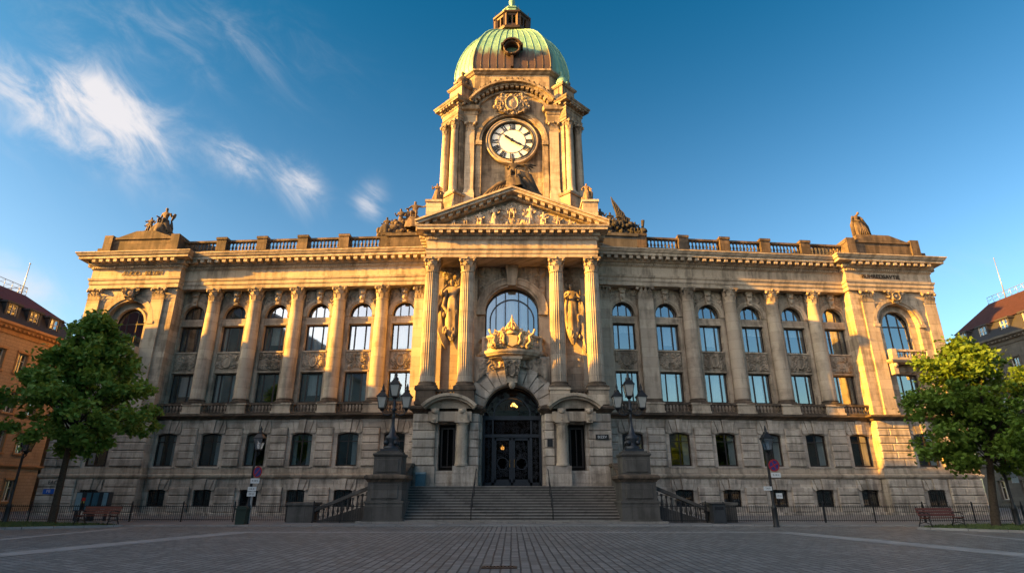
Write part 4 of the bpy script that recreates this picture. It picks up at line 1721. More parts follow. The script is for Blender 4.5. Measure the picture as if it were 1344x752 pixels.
for s in (-1, 1):
    body(mb, STAND, (s * .72, 40.1, 11.25), .78, har=(-.55 * s if s > 0 else -.3, -.1, 1.3), hal=(.3 if s > 0 else .55, -.1, 1.3))
    body(mb, STAND, (s * 1.22, 40.12, 11.2), .7, har=(-.5, -.05, 1.7), hal=(.5, -.05, 1.65))
for _ in range(60):
    x = rng.uniform(-1.45, 1.45)
    z = rng.uniform(11.25, 12.3 - abs(x) * .2)
    mb.ball((x, 40.08, z), rng.uniform(.05, .13), 7, 5, (rng.uniform(.7, 1.6), .8, rng.uniform(.7, 1.5)))
mb.build('coat_of_arms', 'golden_stone', hall)

# big relief figures between the columns
for sx, px_, pz, lean in ((-1, -4.66, 12.2, .12), (1, 4.6, 11.9, -.05)):
    mb = MB()
    mb.T = Matrix.Translation((px_, 41.72, pz))
    if sx < 0:
        body(mb, STAND, (.1, 0, 1.35), 2.0, har=(-.36, -.2, 1.35), elr=(-.42, -.1, 1.1), hal=(.40, -.12, 1.82), ell=(.38, -.05, 1.5), head=(-.04, -.1, 1.76), chin=(-.03, -.1, 1.64))
        robe(mb, (.15, .02, .1), [(.12, 0), (.36, .5), (.5, 1.1), (.52, 1.9), (.42, 2.6), (.34, 3.3)], 6, 2, .2, lean=(-.05, 0), squash=.65)
        W_ = [(-.35, 4.5), (-.68, 3.9), (-.82, 3.1), (-.8, 2.2), (-.62, 1.2), (-.35, .4), (-.1, -.1)]
    else:
        body(mb, STAND, (-.05, 0, 1.45), 1.9, har=(-.05, -.3, 1.3), elr=(-.34, -.12, 1.15), hal=(.1, -.3, 1.16), ell=(.34, -.12, 1.12), head=(-.05, -.1, 1.76), chin=(-.04, -.1, 1.64))
        robe(mb, (-.02, .02, .1), [(.1, 0), (.34, .6), (.52, 1.3), (.5, 2.0), (.38, 2.7), (.34, 3.3)], 6, 5, .2, squash=.65)
        W_ = [(.36, 3.9), (.55, 3.2), (.5, 2.4), (.62, 1.6), (.66, .8), (.8, .1), (.62, -.2)]
    for k in range(5):
        o_ = -sx * k * .09
        mb.tube([(x - o_ * (1 - i * .1), -.03 - .02 * k, z - k * .12) for i, (x, z) in enumerate(W_)], [.05, .09, .11, .11, .1, .08, .03], 7)
    mb.tube([(-sx * -.38 if sx < 0 else -.36, -.05, 3.9), (-.58 * -sx if sx < 0 else -.56, -.06, 2.8), (-.4 if sx > 0 else .5, -.05, 1.4), (-.1 if sx > 0 else .3, 0, .2)], [.09, .15, .14, .05], 7)
    if sx > 0:
        mb.tube([(.62, -.1, 5.2), (.6, -.12, 3.2)], .045, 6)
    rg = random.Random(60 + sx)
    for _ in range(26):
        mb.ball((rg.uniform(-.5, .5), rg.uniform(-.25, -.05), rg.uniform(.5, 2.6)), rg.uniform(.07, .16), 7, 5, (.7, .8, rg.uniform(1.2, 2.4)))
    relief(mb, -.75, .75, 4.2, 5.6, .25, .2, 70 + sx, shield=False, scrolls=9, nx=30, nz=30)
    mb.build('relief_figure', 'sandstone_carved', hall)

# entablature and pediment
PP = [(-6.42, 46), (-6.42, 39.78), (6.42, 39.78), (6.42, 46)]
mb = MB()
PENT = [(-2.3, 18.68), (0, 18.68), (0, 18.95), (.05, 18.97), (.05, 19.2), (.12, 19.28), (.14, 19.34), (0, 19.37), (0, 20.0), (.08, 20.06), (.08, 20.3), (.24, 20.36), (.24, 20.62), (.74, 20.64), (.74, 20.82), (.82, 20.86),
        (.86, 20.98), (-1.0, 21.0)]
mb.sweep(PP, PENT, base=-.45)
mb.box(-6.2, 6.2, 39.9, 46, 18.5, 20.5)
mb.along(PP, .62, .28, .22, .68, 19.95, 20.18, .2)
mb.along(PP, .185, .105, .06, .18, 19.63, 19.83, .05)
mb.build('entablature', 'sandstone_smooth', hall)
AP, EV, EX = 23.4, 20.54, 7.28
sl = (AP - EV) / EX
mb = MB()
mb.prism([(-EX + .8, EV), (EX - .8, EV), (0, AP - .3)], 39.95, 46.8)
for s in (-1, 1):
    q = lambda off0, off1, y0, y1: mb.prism([(s * EX, EV + off0), (0, AP + off0), (0, AP + off1), (s * EX, EV + off1)], y0, y1)
    q(-.02, .2, 38.92, 46.8)
    q(.2, .36, 38.8, 46.8)
    q(-.3, -.02, 39.5, 40.2)
    for k in range(11):
        x = s * (.6 + k * .58)
        z = AP - abs(x) * sl - .02
        mb.prism([(x - .15, z - .24 + s * .15 * sl), (x + .15, z - .24 - s * .15 * sl), (x + .15, z - s * .15 * sl), (x - .15, z + s * .15 * sl)], 39.1, 39.5)
pd = mb.build('pediment', 'sandstone_smooth', hall)
mb = MB()
figs = [(.32, -.35, .16, 1), (.3, .0, .12, .9), (.52, -.55, .15, 1), (.5, -.3, .1, .9), (.7, -.75, .12, .8)]
relief(mb, -6.1, 6.1, EV + .02, AP - .45, 39.94, .38, 77, shield=False, scrolls=16, nx=170, nz=60, mask=lambda X, Z: Z < AP - .62 - abs(X) * sl, fig=figs, rough=.6)
body(mb, SIT, (0, 39.5, 20.6), 1.12)
mb.prism([(-.5, 20.56), (.5, 20.56), (.55, 22.0), (-.55, 22.0)], 39.7, 39.95)
for x, s in ((-1.35, 1.0), (1.4, 1.02), (2.4, .9), (-2.45, .9), (-3.5, .66), (3.5, .68), (-4.4, .46), (4.4, .46)):
    body(mb, SIT if abs(x) > 2 else STAND, (x, 39.45, 20.56 - (.35 * s if abs(x) > 2 else 0)), s, har=(-.5, -.15, 1.35), hal=(.45, -.2, 1.2))
    robe(mb, (x, 39.6, 20.55), [(.3 * s, 0), (.27 * s, .5 * s), (.2 * s, 1.0 * s)], 6, int(x * 10) + 60, .2)
rng = random.Random(3)
for _ in range(170):
    x = rng.uniform(-5.4, 5.4)
    zt = AP - .75 - abs(x) * sl
    if zt > EV + .15:
        mb.ball((x, 39.72, rng.uniform(EV + .05, zt)), rng.uniform(.08, .2), 7, 5, (rng.uniform(.5, 1.4), 1.0, rng.uniform(.6, 2.0)))
mb.build('tympanum_relief', 'sandstone_smooth', pd)
mb = MB()
mb.box(-6.4, 6.4, 44.2, 47.2, 18, 21.9)
mb.build('tower_base', 'blackened_stone', hall)
# ------------------------------------------------------------------ clock tower
TC = (0, 53.2)
mb = MB()
mb.holed(rect(-4.6, 4.6, 20, 37.4) , [archp(0, 2.92, 26.2, 33.2, 30)], 47.2, .55)
mb.box(-3.1, 3.1, 47.74, 47.9, 25, 37)
for s in (-1, 1):
    mb.add([(s * 4.6, 59, 20), (s * 4.6, 47.2, 20), (s * 4.6, 47.2, 39.8), (s * 4.6, 59, 39.8)], [(0, 1, 2, 3)])
mb.add([(-4.6, 59.2, 20), (4.6, 59.2, 20), (4.6, 59.2, 41), (-4.6, 59.2, 41)], [(0, 1, 2, 3)])
mb.box(-5.6, 5.6, 47.9, 58.5, 20, 26.2)
# gable field under the curved cornice
GH, GR = 4.15, 2.2
GRAD = (GH * GH + GR * GR) / (2 * GR)
GC = 39.75 - GRAD
ga = math.degrees(math.asin(GH / GRAD))
mb.prism([(-3.9, 37.38)] + [((GRAD - .3) * math.sin(R(-ga + 2 * ga * i / 20)) * .96, GC + (GRAD - .3) * math.cos(R(-ga + 2 * ga * i / 20))) for i in range(21)] + [(3.9, 37.38)], 47.2, 48)
mb.box(-4.5, 4.5, 47.1, 47.9, 26.2, 27.0)
mb.build('tower_wall', 'sandstone_weathered', hall)
mb = MB()
mb.arc(0, 33.2, 2.92, 3.14, 47.02, 47.198, 0, 180, 40)
mb.arc(0, 33.2, 3.14, 3.42, 46.92, 47.197, 0, 180, 40)
for s in (-1, 1):
    a, b = sorted((s * 2.88, s * 3.46))
    mb.box(a, b, 46.88, 47.7, 32.75, 33.2)
    mb.box(a + .03, b - .03, 47.05, 47.196, 27, 32.75)
mb.build('arch_surround', 'sandstone_weathered', hall)
mb = MB()
mb.arc(0, GC, GRAD - .2, GRAD, 46.2, 48, 90 - ga, 90 + ga, 36)
mb.arc(0, GC, GRAD - .42, GRAD - .2, 46.5, 48, 90 - ga, 90 + ga, 36)
mb.arc(0, GC, GRAD - .95, GRAD - .72, 46.95, 48, 90 - ga, 90 + ga, 36)
for k in range(17):
    a = R(90 - ga + 2 * ga * (k + .5) / 17)
    for r0, r1 in ((GRAD - .68, GRAD - .42),):
        da = R(1.9)
        P = [(r * math.cos(a + d), GC + r * math.sin(a + d)) for r, d in ((r0, -da), (r1, -da), (r1, da), (r0, da))]
        mb.prism(P, 46.55, 47.1)
mb.build('curved_cornice', 'sandstone_weathered', hall)
mb = MB()
for k in range(15):
    a = R(90 - ga * .8 + 1.6 * ga * k / 14)
    x, z = GRAD * math.cos(a), GC + GRAD * math.sin(a)
    mb.lathe([(.13, z - .05), (.07, z + .1), (.14, z + .26), (.11, z + .36), (.03, z + .46)], x, 46.5, 7)
    mb.ball((x - .17, 46.5, z + .14), .08, 6, 4)
    mb.ball((x + .17, 46.5, z + .14), .08, 6, 4)
mb.arc(0, GC, GRAD + .001, GRAD + .09, 46.35, 46.7, 90 - ga * .85, 90 + ga * .85, 24)
mb.build('roof_cresting', 'dark_statue_stone', hall)
mb = MB()
relief(mb, -1.75, 1.75, 35.9, 38.5, 46.95, .5, 5, shield=True, scrolls=20, nx=70, nz=50, mask=lambda X, Z: (X / 1.75) ** 2 + ((Z - 37.25) / 1.3) ** 2 < 1)
rng = random.Random(2)
for _ in range(70):
    a = rng.uniform(0, 6.28)
    rr = math.sqrt(rng.random())
    mb.ball((1.7 * rr * math.cos(a), 46.75, 37.2 + 1.15 * rr * math.sin(a) - .25 * abs(math.cos(a)) * rr), rng.uniform(.08, .2), 7, 5)
mb.build('cartouche', 'sandstone_carved', hall)
# flat pilasters beside the recess
for s in (-1, 1):
    mb = side_mb(s)
    mb.box(3.6, 4.45, 46.86, 47.25, 27.8, 34.2)
    mb.box(3.5, 4.55, 46.72, 47.25, 22, 27.5)
    mb.box(3.55, 4.5, 46.8, 47.25, 27.5, 27.8)
    o = mb.build('pilaster', 'sandstone_column', hall)
    mb = side_mb(s)
    pilaster_cap(mb, 3.6, 4.45, 46.86, 47.25, 34.25, 35.2)
    mb.build('capital', 'sandstone_carved', o)
    mb = side_mb(s)
    mb.sweep([(3.3, 47.2), (3.4, 46.86), (4.6, 46.86), (4.7, 47.2)], [(-.3, 35.2), (.02, 35.2), (.02, 36.0), (.1, 36.1), (.1, 36.4), (.35, 36.5), (.42, 36.9), (-.3, 37.0)])
    mb.build('entablature', 'sandstone_weathered', hall)


def pier(ang, i):
    """diagonal corner pier with two columns"""
    T = Matrix.Translation((TC[0], TC[1], 0)) @ Matrix.Rotation(R(ang), 4, 'Z')
    # local: outward = -y at distance D from the centre
    D = 8.1
    def M():
        q = MB()
        q.T = T
        return q
    q = M()
    q.box(-1.1, 1.1, -D, -D + 3, 27.8, 35.2)
    q.box(-1.45, 1.45, -D - .75, -D + 3, 20, 27.0)
    q.sweep([(-1.45, -D + 2), (-1.45, -D - .75), (1.45, -D - .75), (1.45, -D + 2)], [(-.3, 27.0), (.1, 27.02), (.16, 27.12), (.1, 27.3), (0, 27.36), (-.3, 27.4)])
    q.box(-1.1, 1.1, -D - .05, -D + 2, 27.3, 27.82)
    q.build('tower_pier', 'sandstone_weathered', hall)
    for k, x in enumerate((-.68, .68)):
        q = M()
        q.T = T @ Matrix.Translation((x, -D - .3, 0))
        q.lathe([(.38, 27.75), (.385, 29.5), (.37, 31.5), (.33, 34.25)], seg=64, flute=32, fd=.08)
        c = q.build('column', 'sandstone_column', hall)
        q = M()
        q.T = T @ Matrix.Translation((x, -D - .3, 0))
        capital(q, 34.28, 35.22, .33, .44)
        q.build('capital', 'sandstone_carved', c)
        q = M()
        q.T = T @ Matrix.Translation((x, -D - .3, 0))
        q.box(-.5, .5, -.5, .5, 27.36, 27.5)
        q.lathe([(.48, 27.5), (.5, 27.55), (.43, 27.62), (.4, 27.68), (.43, 27.73), (.38, 27.8)], seg=20)
        q.build('column_base', 'sandstone_smooth', c)
    q = M()
    w = 1.2
    PTH = [(-w, -D + 2.2), (-w, -D - .42), (w, -D - .42), (w, -D + 2.2)]
    q.sweep(PTH, [(-1, 35.22), (0, 35.22), (0, 35.5), (.05, 35.52), (.05, 35.8), (.1, 35.86), (0, 35.9), (0, 36.5), (.08, 36.56), (.08, 36.76), (.2, 36.8), (.2, 37.04), (.55, 37.07), (.55, 37.25), (.62, 37.3), (.68, 37.45), (-1.4, 37.5)])
    q.box(-w + .1, w - .1, -D - .3, -D + 2.2, 35.3, 37.4)
    q.along(PTH, .5, .24, .2, .52, 36.82, 37.03, .1)
    q.build('entablature', 'sandstone_weathered', hall)
    q = M()
    q.box(-1.05, 1.05, -D + .05, -D + 2.6, 37.45, 37.75)
    q.box(-.92, .92, -D + .15, -D + 2.6, 37.75, 39.6)
    q.sweep([(-.92, -D + 2.2), (-.92, -D + .15), (.92, -D + .15), (.92, -D + 2.2)], [(-.4, 39.6), (.08, 39.62), (.2, 39.75), (.24, 39.9), (-.6, 39.95)])
    q.build('corner_attic', 'sandstone_weathered', hall)
    q = M()
    q.T = T @ Matrix.Translation((0, -D + .95, 0))
    q.lathe([(.66, 39.9), (.70, 40.15), (.62, 40.5), (.66, 40.7), (.55, 41.1), (.38, 41.4), (.16, 41.6), (.1, 41.75), (.18, 41.95), (.1, 42.15), (.02, 42.3)], seg=16)
    for a in range(8):
        q.ball((.68 * math.cos(a * PI / 4), .68 * math.sin(a * PI / 4), 40.45), .13, 7, 5)
    q.build('corner_finial', 'green_copper' if i == 1 else 'dark_statue_stone', hall)


for i, ang in enumerate((-45, 45, 135, -135)):
    pier(ang, i)

# drum, dome, lantern
HA, AP8 = 3.8, 5.75


def octo(k, a=AP8, h=HA):
    return [(TC[0] + x * k, TC[1] + y * k) for x, y in ((-h, -a), (h, -a), (a, -h), (a, h), (h, a), (-h, a), (-a, h), (-a, -h))]


mb = MB()
P = octo(.985)
mb.sweep(P, [(0, 37), (0, 41.4), (.06, 41.45)], closed=True)
mb.build('dome_drum', 'sandstone_weathered', hall)
mb = MB()
mb.sweep(octo(.985), [(0, 41.3), (.12, 41.35), (.25, 41.5), (.42, 41.58), (.42, 41.78), (.3, 41.85), (-.5, 41.9)], closed=True)
mb.build('dome_cornice', 'sandstone_weathered', hall)
mb = MB()
DP = [(1.02, 41.86), (1.035, 42.4), (1.025, 43.2), (.995, 44.2), (.95, 45.2), (.89, 46.2), (.815, 47.2), (.725, 48.15), (.62, 49.0), (.52, 49.65), (.43, 50.15), (.37, 50.5)]
for i in range(8):
    for (k0, z0), (k1, z1) in zip(DP, DP[1:]):
        A, B = octo(k0), octo(k1)
        j = (i + 1) % 8
        mb.add([(*A[i], z0), (*A[j], z0), (*B[j], z1), (*B[i], z1)], [(0, 1, 2, 3)], True)
mb.add([(*p, 50.5) for p in octo(.37)], [tuple(range(8))])
dome = mb.build('dome', 'green_copper', hall)
# keep the arrises crisp
mb = MB()
for i in range(8):
    j = (i + 1) % 8
    L = (Vector(octo(1)[j]) - Vector(octo(1)[i])).length
    n = max(2, round(L / .78))
    for k in range(n):
        f = k / n
        pts = []
        for kk, z in DP:
            A = octo(kk)
            p = Vector(A[i]) * (1 - f) + Vector(A[j]) * f
            o = (p - Vector(TC)).normalized() * .02
            pts.append((p.x + o.x, p.y + o.y, z + .01))
        mb.tube(pts, .085 if k == 0 else .038, 5)
mb.build('standing_seams', 'green_copper', dome)
mb = MB()
OZ = 44.25
OT = Matrix.Translation((0, 46.95, OZ)) @ Matrix.Rotation(R(90), 4, 'X') @ Matrix.Scale(.84, 4)
mb.T = OT
mb.lathe([(.8, -1.4), (.8, .1), (.86, .16), (1.0, .18), (1.06, .08), (1.06, -.1), (.98, -.16), (.98, -1.4)], seg=32)
mb.T = None
mb.arc(0, OZ, 0.87, 1.03, 46.6, 48.6, 20, 160, 24)
mb.box(-1.12, -.87, 46.7, 48.4, OZ + .15, OZ + .42)
mb.box(.87, 1.12, 46.7, 48.4, OZ + .15, OZ + .42)
for a in range(0, 360, 30):
    mb.ball((.82 * math.cos(R(a)), 46.8, OZ + .82 * math.sin(R(a))), .08, 6, 5)
mb.box(-.14, .14, 47.0, 47.5, 42.0, 43.5)
oc = mb.build('dome_oculus', 'brown_copper', dome)
mb = MB()
mb.T = OT
mb.lathe([(.02, -1.1), (.8, -1.1)], seg=24, caps=False)
mb.build('dark_opening', 'dark_interior', oc)


def oct8(r):
    return [(TC[0] + r * math.cos(R(22.5 + 45 * i)) * 1, TC[1] + r * math.sin(R(22.5 + 45 * i))) for i in range(8)]


mb = MB()
lr = 2.05
pp = oct8(lr)
mb.sweep(pp, [(-.3, 50.90), (.15, 50.95), (.22, 51.20), (0, 51.30), (0, 51.65), (-.2, 51.65)], closed=True)
for i in range(8):
    a, b = Vector(pp[i]), Vector(pp[(i + 1) % 8])
    t = (b - a).normalized()
    for f in (0, 1):
        q = a + (b - a) * f
        mb.obox(q.x, q.y, (t.x, t.y), .46, -.3, .03, 51.30, 53.10)
    q = (a + b) / 2
    mb.obox(q.x, q.y, (t.x, t.y), .16, -.2, -.02, 51.50, 53.10)
mb.sweep(pp, [(-.3, 52.85), (0, 52.85), (.06, 53.05), (.24, 53.12), (.3, 53.30), (-.1, 53.45), (-1.3, 53.85)], closed=True)
mb.lathe([(.2, 51.00), (.2, 53.40)], TC[0], TC[1], 8)
la = mb.build('lantern', 'brown_copper', hall)
mb = MB()
mb.sweep(oct8(1.12), [(0, 53.60), (.06, 53.70), (0, 53.80), (0, 54.70), (.12, 54.80), (.1, 54.95), (-.3, 55.10), (-1.08, 55.30)], closed=True)
mb.lathe([(.5, 55.15), (.36, 55.50), (.2, 55.80), (.18, 56.10), (.36, 56.40), (.38, 56.70), (.2, 57.00), (.1, 57.30), (.08, 58.60), (.02, 60.10)], TC[0], TC[1], 14)
mb.build('lantern_cap', 'green_copper', la)
mb = MB()
for i in range(0, 8):
    mb.tube([(pp[i][0], pp[i][1], 53.20), (pp[i][0], pp[i][1], 54.20)], .025, 5)
mb.build('lightning_rod', 'black_iron', la)

# the clock
CZ = 33.35
CY = 47.2
ck = MB()
ck.T = Matrix.Translation((0, CY, CZ)) @ Matrix.Rotation(R(90), 4, 'X')
ck.lathe([(2.08, -.5), (2.5, -.5), (2.53, .02), (2.48, .1), (2.4, .12), (2.36, .0), (2.28, .05), (2.24, .1), (2.14, .08), (2.12, -.3)], seg=64)
clock = ck.build('clock', 'sandstone_smooth', hall)
ck = MB()
ck.T = Matrix.Translation((0, CY, CZ)) @ Matrix.Rotation(R(90), 4, 'X')
ck.lathe([(2.0, -.35), (2.0, .06), (2.05, .12), (2.15, .12), (2.17, .04), (2.17, -.35)], seg=64)
ck.build('clock_rim', 'clock_black', clock)
ck = MB()
ck.T = Matrix.Translation((0, CY, CZ)) @ Matrix.Rotation(R(90), 4, 'X')
ck.lathe([(2.05, -.2), (2.05, -.08), (.001, -.08)], seg=64, smooth=False)
ck.build('dial', 'clock_white', clock)


def strokes(txt):
    """bars of a roman numeral: list of polygons in u (across), v (outward)"""
    out, x = [], 0
    for ch in txt:
        if ch == 'I':
            out.append([(x, 0), (x + .09, 0), (x + .09, .56), (x, .56)])
            out.append([(x - .025, 0), (x + .115, 0), (x + .115, .035), (x - .025, .035)])
            out.append([(x - .025, .525), (x + .115, .525), (x + .115, .56), (x - .025, .56)])
            x += .15
        elif ch == 'V':
            out.append([(x, .56), (x + .1, .56), (x + .19, 0), (x + .12, 0)])
            out.append([(x + .22, .56), (x + .26, .56), (x + .18, 0), (x + .14, 0)])
            x += .30
        elif ch == 'X':
            out.append([(x, .56), (x + .1, .56), (x + .28, 0), (x + .18, 0)])
            out.append([(x + .22, .56), (x + .26, .56), (x + .06, 0), (x + .02, 0)])
            x += .32
    w = x - .06
    return [[(u - w / 2, v) for u, v in p] for p in out]


mb = MB()
for h, txt in enumerate(('XII', 'I', 'II', 'III', 'IIII', 'V', 'VI', 'VII', 'VIII', 'IX', 'X', 'XI')):
    a = R(30 * h)
    for k, p in enumerate(strokes(txt)):
        P = [((1.36 + v) * math.sin(a) + u * math.cos(a), CZ + (1.36 + v) * math.cos(a) - u * math.sin(a)) for u, v in p]
        mb.prism(P, CY + .03 + .0012 * k, CY + .075)
mb.arc(0, CZ, 1.28, 1.315, CY + .04, CY + .079, 0, 360, 64)
mb.arc(0, CZ, 1.955, 1.985, CY + .04, CY + .079, 0, 360, 64)
mb.build('numerals', 'clock_black', clock)


def hand(deg, L, w, tail, y):
    a = R(deg)
    P = [(-w * .5, -tail), (w * .5, -tail), (w * .62, 0), (w * 1.1, L * .55), (w * .4, L * .66), (0, L), (-w * .4, L * .66), (-w * 1.1, L * .55), (-w * .62, 0)]
    m2 = MB()
    m2.prism([(v * math.sin(a) + u * math.cos(a), CZ + v * math.cos(a) - u * math.sin(a)) for u, v in P], CY + y, CY + y + .03)
    if y < -.1:
        m2.arc(0, CZ, 0.0, .16, CY + y - .02, CY + y + .08, 0, 360, 16)
    return m2.build('clock_hand', 'clock_black', clock)


hand(309, 1.36, .13, .3, -.09)
hand(121, 1.72, .10, .35, -.14)

# ------------------------------------------------------------------ statues
st = MB()        # left pavilion: seated woman, children at her side
body(st, SIT, (.1, 0, .15), 1.5, hal=(.42, -.25, 1.35), ell=(.36, -.02, 1.2), shl=(.22, 0, 1.42), har=(-.35, -.35, 1.12), head=(0, -.02, 1.80), chin=(0, -.03, 1.68), neck=(0, 0, 1.56))
robe(st, (.1, -.3, .05), [(.72, 0), (.74, .35), (.66, .75), (.5, 1.15), (.34, 1.6)], 8, 3, .17, lean=(0, .28))
st.tube([(.1, -.3, 1.35), (.55, -.4, 1.0), (.85, -.4, .45), (1.2, -.3, .15)], [.24, .28, .26, .1], 8)
st.tube([(.66, 0, 1.5), (.82, 0, 2.0), (.92, 0, 2.25)], [.06, .15, .1], 7)
st.tube([(.7, .05, .1), (.72, .1, .9), (.68, .05, 1.5)], [.22, .17, .08], 7)
body(st, STAND, (-.95, -.2, .1), 1.0, hal=(.5, -.15, 1.35), har=(-.4, -.2, 1.3), elr=(-.45, -.05, 1.25))
body(st, STAND, (-1.35, .1, .1), .86, har=(-.3, -.2, 1.2))
lumps(st, (-1.5, 1.1, -.4, .3, .02, .3), 26, .14, .28, 5)
st.box(-1.4, 1.3, -.5, .6, -.02, .12)
o = st.build('statue', 'dark_statue_stone')
tag(o, 'dark statue group of a seated woman with two children on the far left roof corner', 'statue').location = (-30.9, 44.6 + wing_y(-30.9), 22.72)

st = MB()        # right pavilion: robed figure bending over
body(st, STAND, (-.1, 0, .35), 1.4, chest=(-.06, -.08, 1.34), neck=(.02, -.14, 1.52), chin=(.08, -.2, 1.58), head=(.10, -.18, 1.72), hal=(.2, -.32, 1.1), har=(.06, -.34, 1.02), pelvis=(0, 0, .96), shr=(-.24, -.06, 1.42),
     shl=(.2, -.08, 1.40), ell=(.34, -.16, 1.2), elr=(-.36, -.12, 1.14))
robe(st, (0, 0, .3), [(.62, 0), (.6, .5), (.5, 1.0), (.40, 1.4), (.24, 1.75)], 9, 9, .17, lean=(-.12, -.04), squash=.85)
st.tube([(.05, .05, 2.2), (.38, .05, 1.95), (.66, .05, 1.35), (.72, .05, .4)], [.14, .24, .25, .3], 9)
st.tube([(-.36, 0, 2.2), (-.56, 0, 1.6), (-.52, -.05, .4)], [.12, .17, .2], 8)
for k in range(5):
    st.tube([(-.1 + k * .06, -.3, 1.7), (-.15 + k * .13, -.46, 1.0), (-.3 + k * .2, -.5, .3)], [.02, .05, .07], 6)
st.box(-.8, .9, -.6, .5, -.02, .35)
lumps(st, (.75, 1.6, -.3, .3, -.02, .2), 12, .12, .24, 6)
o = st.build('statue', 'dark_statue_stone')
tag(o, 'brown statue of a single robed figure with bowed head on the far right roof corner', 'statue').location = (31.2, 44.6 + wing_y(31.2), 22.72)

st = MB()        # beside the pediment, left
body(st, SIT, (.5, 0, .75), 1.3, har=(-.5, -.3, 1.1), hal=(.75, -.1, 1.38), ell=(.45, 0, 1.36), elr=(-.38, -.1, 1.2))
robe(st, (.5, -.3, .5), [(.66, 0), (.62, .5), (.46, .95), (.3, 1.25)], 7, 31, .18, lean=(0, .25))
body(st, STAND, (-.55, -.05, .45), 1.1, har=(-.4, -.25, 1.3), hal=(.4, -.25, 1.25), head=(-.06, -.05, 1.72))
robe(st, (-.55, 0, .2), [(.5, 0), (.42, .55), (.26, 1.15)], 7, 33, .2)
st.tube([(1.3, -.1, 2.55), (1.55, -.1, 2.62)], [.08, .12], 7)
body(st, SIT, (-1.6, 0, -.15), 1.05, hal=(.4, -.2, 1.5), har=(-.35, -.3, 1.1))
robe(st, (-1.6, -.2, .1), [(.5, 0), (.45, .5), (.3, .8)], 6, 35, .2)
lumps(st, (-2.2, 1.4, -.4, .3, .02, .75), 60, .16, .32, 7)
lumps(st, (-1.0, 1.2, -.3, .2, .7, 1.5), 40, .14, .28, 17)
body(st, STAND, (-.05, .1, .6), 1.05, har=(-.45, -.2, 1.3), hal=(.4, -.2, 1.0))
st.box(-2.1, 1.5, -.5, .5, -.02, .15)
o = st.build('statue', 'dark_statue_stone')
tag(o, 'brown statue group of reclining and seated figures on the parapet left of the pediment', 'statue').location = (-9.0, 44.9, 22.16)
o.scale = (1.12, 1.1, 1.15)

st = MB()        # beside the pediment, right: black group with raised wing
body(st, STAND, (-1.05, 0, .5), 1.3, hal=(.4, -.2, 1.3), har=(-.45, -.15, 1.1))
body(st, SIT, (-.2, 0, .4), 1.15, hal=(.55, -.3, 1.3), har=(-.4, -.3, 1.15))
st.tube([(-1.2, 0, .5), (-.2, 0, 1.5), (.5, 0, 1.45), (1.1, 0, .8), (1.8, 0, .5)], [.26, .2, .28, .26, .12], 9)
st.prism([(.55, 1.5), (1.35, 1.2), (1.55, 1.75), (1.15, 1.95), (1.0, 2.35), (.75, 2.6), (.5, 3.05), (.2, 3.5), (-.02, 3.9), (.05, 3.4), (.15, 2.9), (.3, 2.4), (.35, 1.9)], -.09, .1)
for k in range(6):
    st.tube([(.55 + k * .12, -.12, 1.5 - k * .05), (.35 + k * .16, -.14, 2.3 - k * .15), (.1 + k * .22, -.1, 3.3 - k * .3)], [.07, .07, .03], 6)
body(st, STAND, (1.05, 0, .1), 1.15, har=(-.5, -.3, 1.35), hal=(.3, -.3, 1.1))
body(st, SIT, (1.9, 0, -.25), 1.0, hal=(.3, -.3, 1.4))
st.tube([(2.2, 0, .3), (2.55, 0, .9), (2.62, 0, 1.6)], [.18, .11, .16], 7)
st.tube([(1.2, 0, .7), (1.9, 0, .6), (2.3, 0, .9)], [.25, .22, .12], 8)
lumps(st, (-1.7, 2.6, -.4, .3, .02, .6), 64, .15, .3, 9)
lumps(st, (-1.0, 1.6, -.3, .2, .6, 1.4), 44, .14, .28, 19)
st.box(-1.8, 2.7, -.5, .5, -.02, .15)
o = st.build('statue', 'black_statue_stone')
tag(o, 'black statue group with one tall raised wing on the parapet right of the pediment', 'statue').location = (8.7, 44.9, 22.16)

st = MB()        # apex of the pediment: winged figure
body(st, SIT, (-.1, 0, .35), 1.15, hal=(.62, -.05, 1.42), ell=(.42, 0, 1.4), har=(-.35, -.3, 1.1), head=(-.08, -.04, 1.76), chin=(-.06, -.05, 1.64))
robe(st, (.05, -.2, .2), [(.6, 0), (.55, .5), (.4, .95)], 7, 41, .2, lean=(-.1, .2))
for k in range(5):
    st.tube([(.15, .05, 1.95), (.7, .05, 2.08 - k * .03), (1.3 - k * .16, .05, 1.95 - k * .16)], [.07, .08, .035], 6)
st.tube([(-.4, 0, .75), (-1.0, 0, .62), (-1.55, 0, .2), (-2.15, 0, -.4)], [.2, .17, .13, .05], 8)
for k in range(6):
    st.tube([(-.5 - k * .18, -.05, .62 - k * .07), (-.75 - k * .2, -.1, .12 - k * .12)], [.08, .05], 6)
st.tube([(.25, -.1, 1.35), (.8, -.05, 1.05), (1.05, 0, .5), (1.5, 0, -.2)], [.26, .32, .26, .12], 8)
st.tube([(.5, -.25, .9), (.9, -.2, .3), (1.25, -.1, -.1)], [.16, .2, .14], 7)
for k in range(9):
    st.ball((.25 + k * .15, -.2, .35 - k * .07), .17, 7, 5)
    st.ball((-.3 - k * .17, -.1, .3 - k * .06), .13, 7, 5)
for k in range(5):
    st.tube([(-.19, -.04, 2.25), (-.19 + .22 * math.cos(k * .7 + .2), -.04, 2.25 + .28 * math.sin(k * .7 + .2))], [.06, .03], 5)
st.box(-.6, .8, -.35, .35, -.35, .2)
o = st.build('statue', 'dark_statue_stone')
tag(o, 'dark winged statue sprawling over the peak of the pediment below the clock', 'statue').location = (.25, 40.2, 23.8)
o.scale = (1.3, 1.2, 1.3)

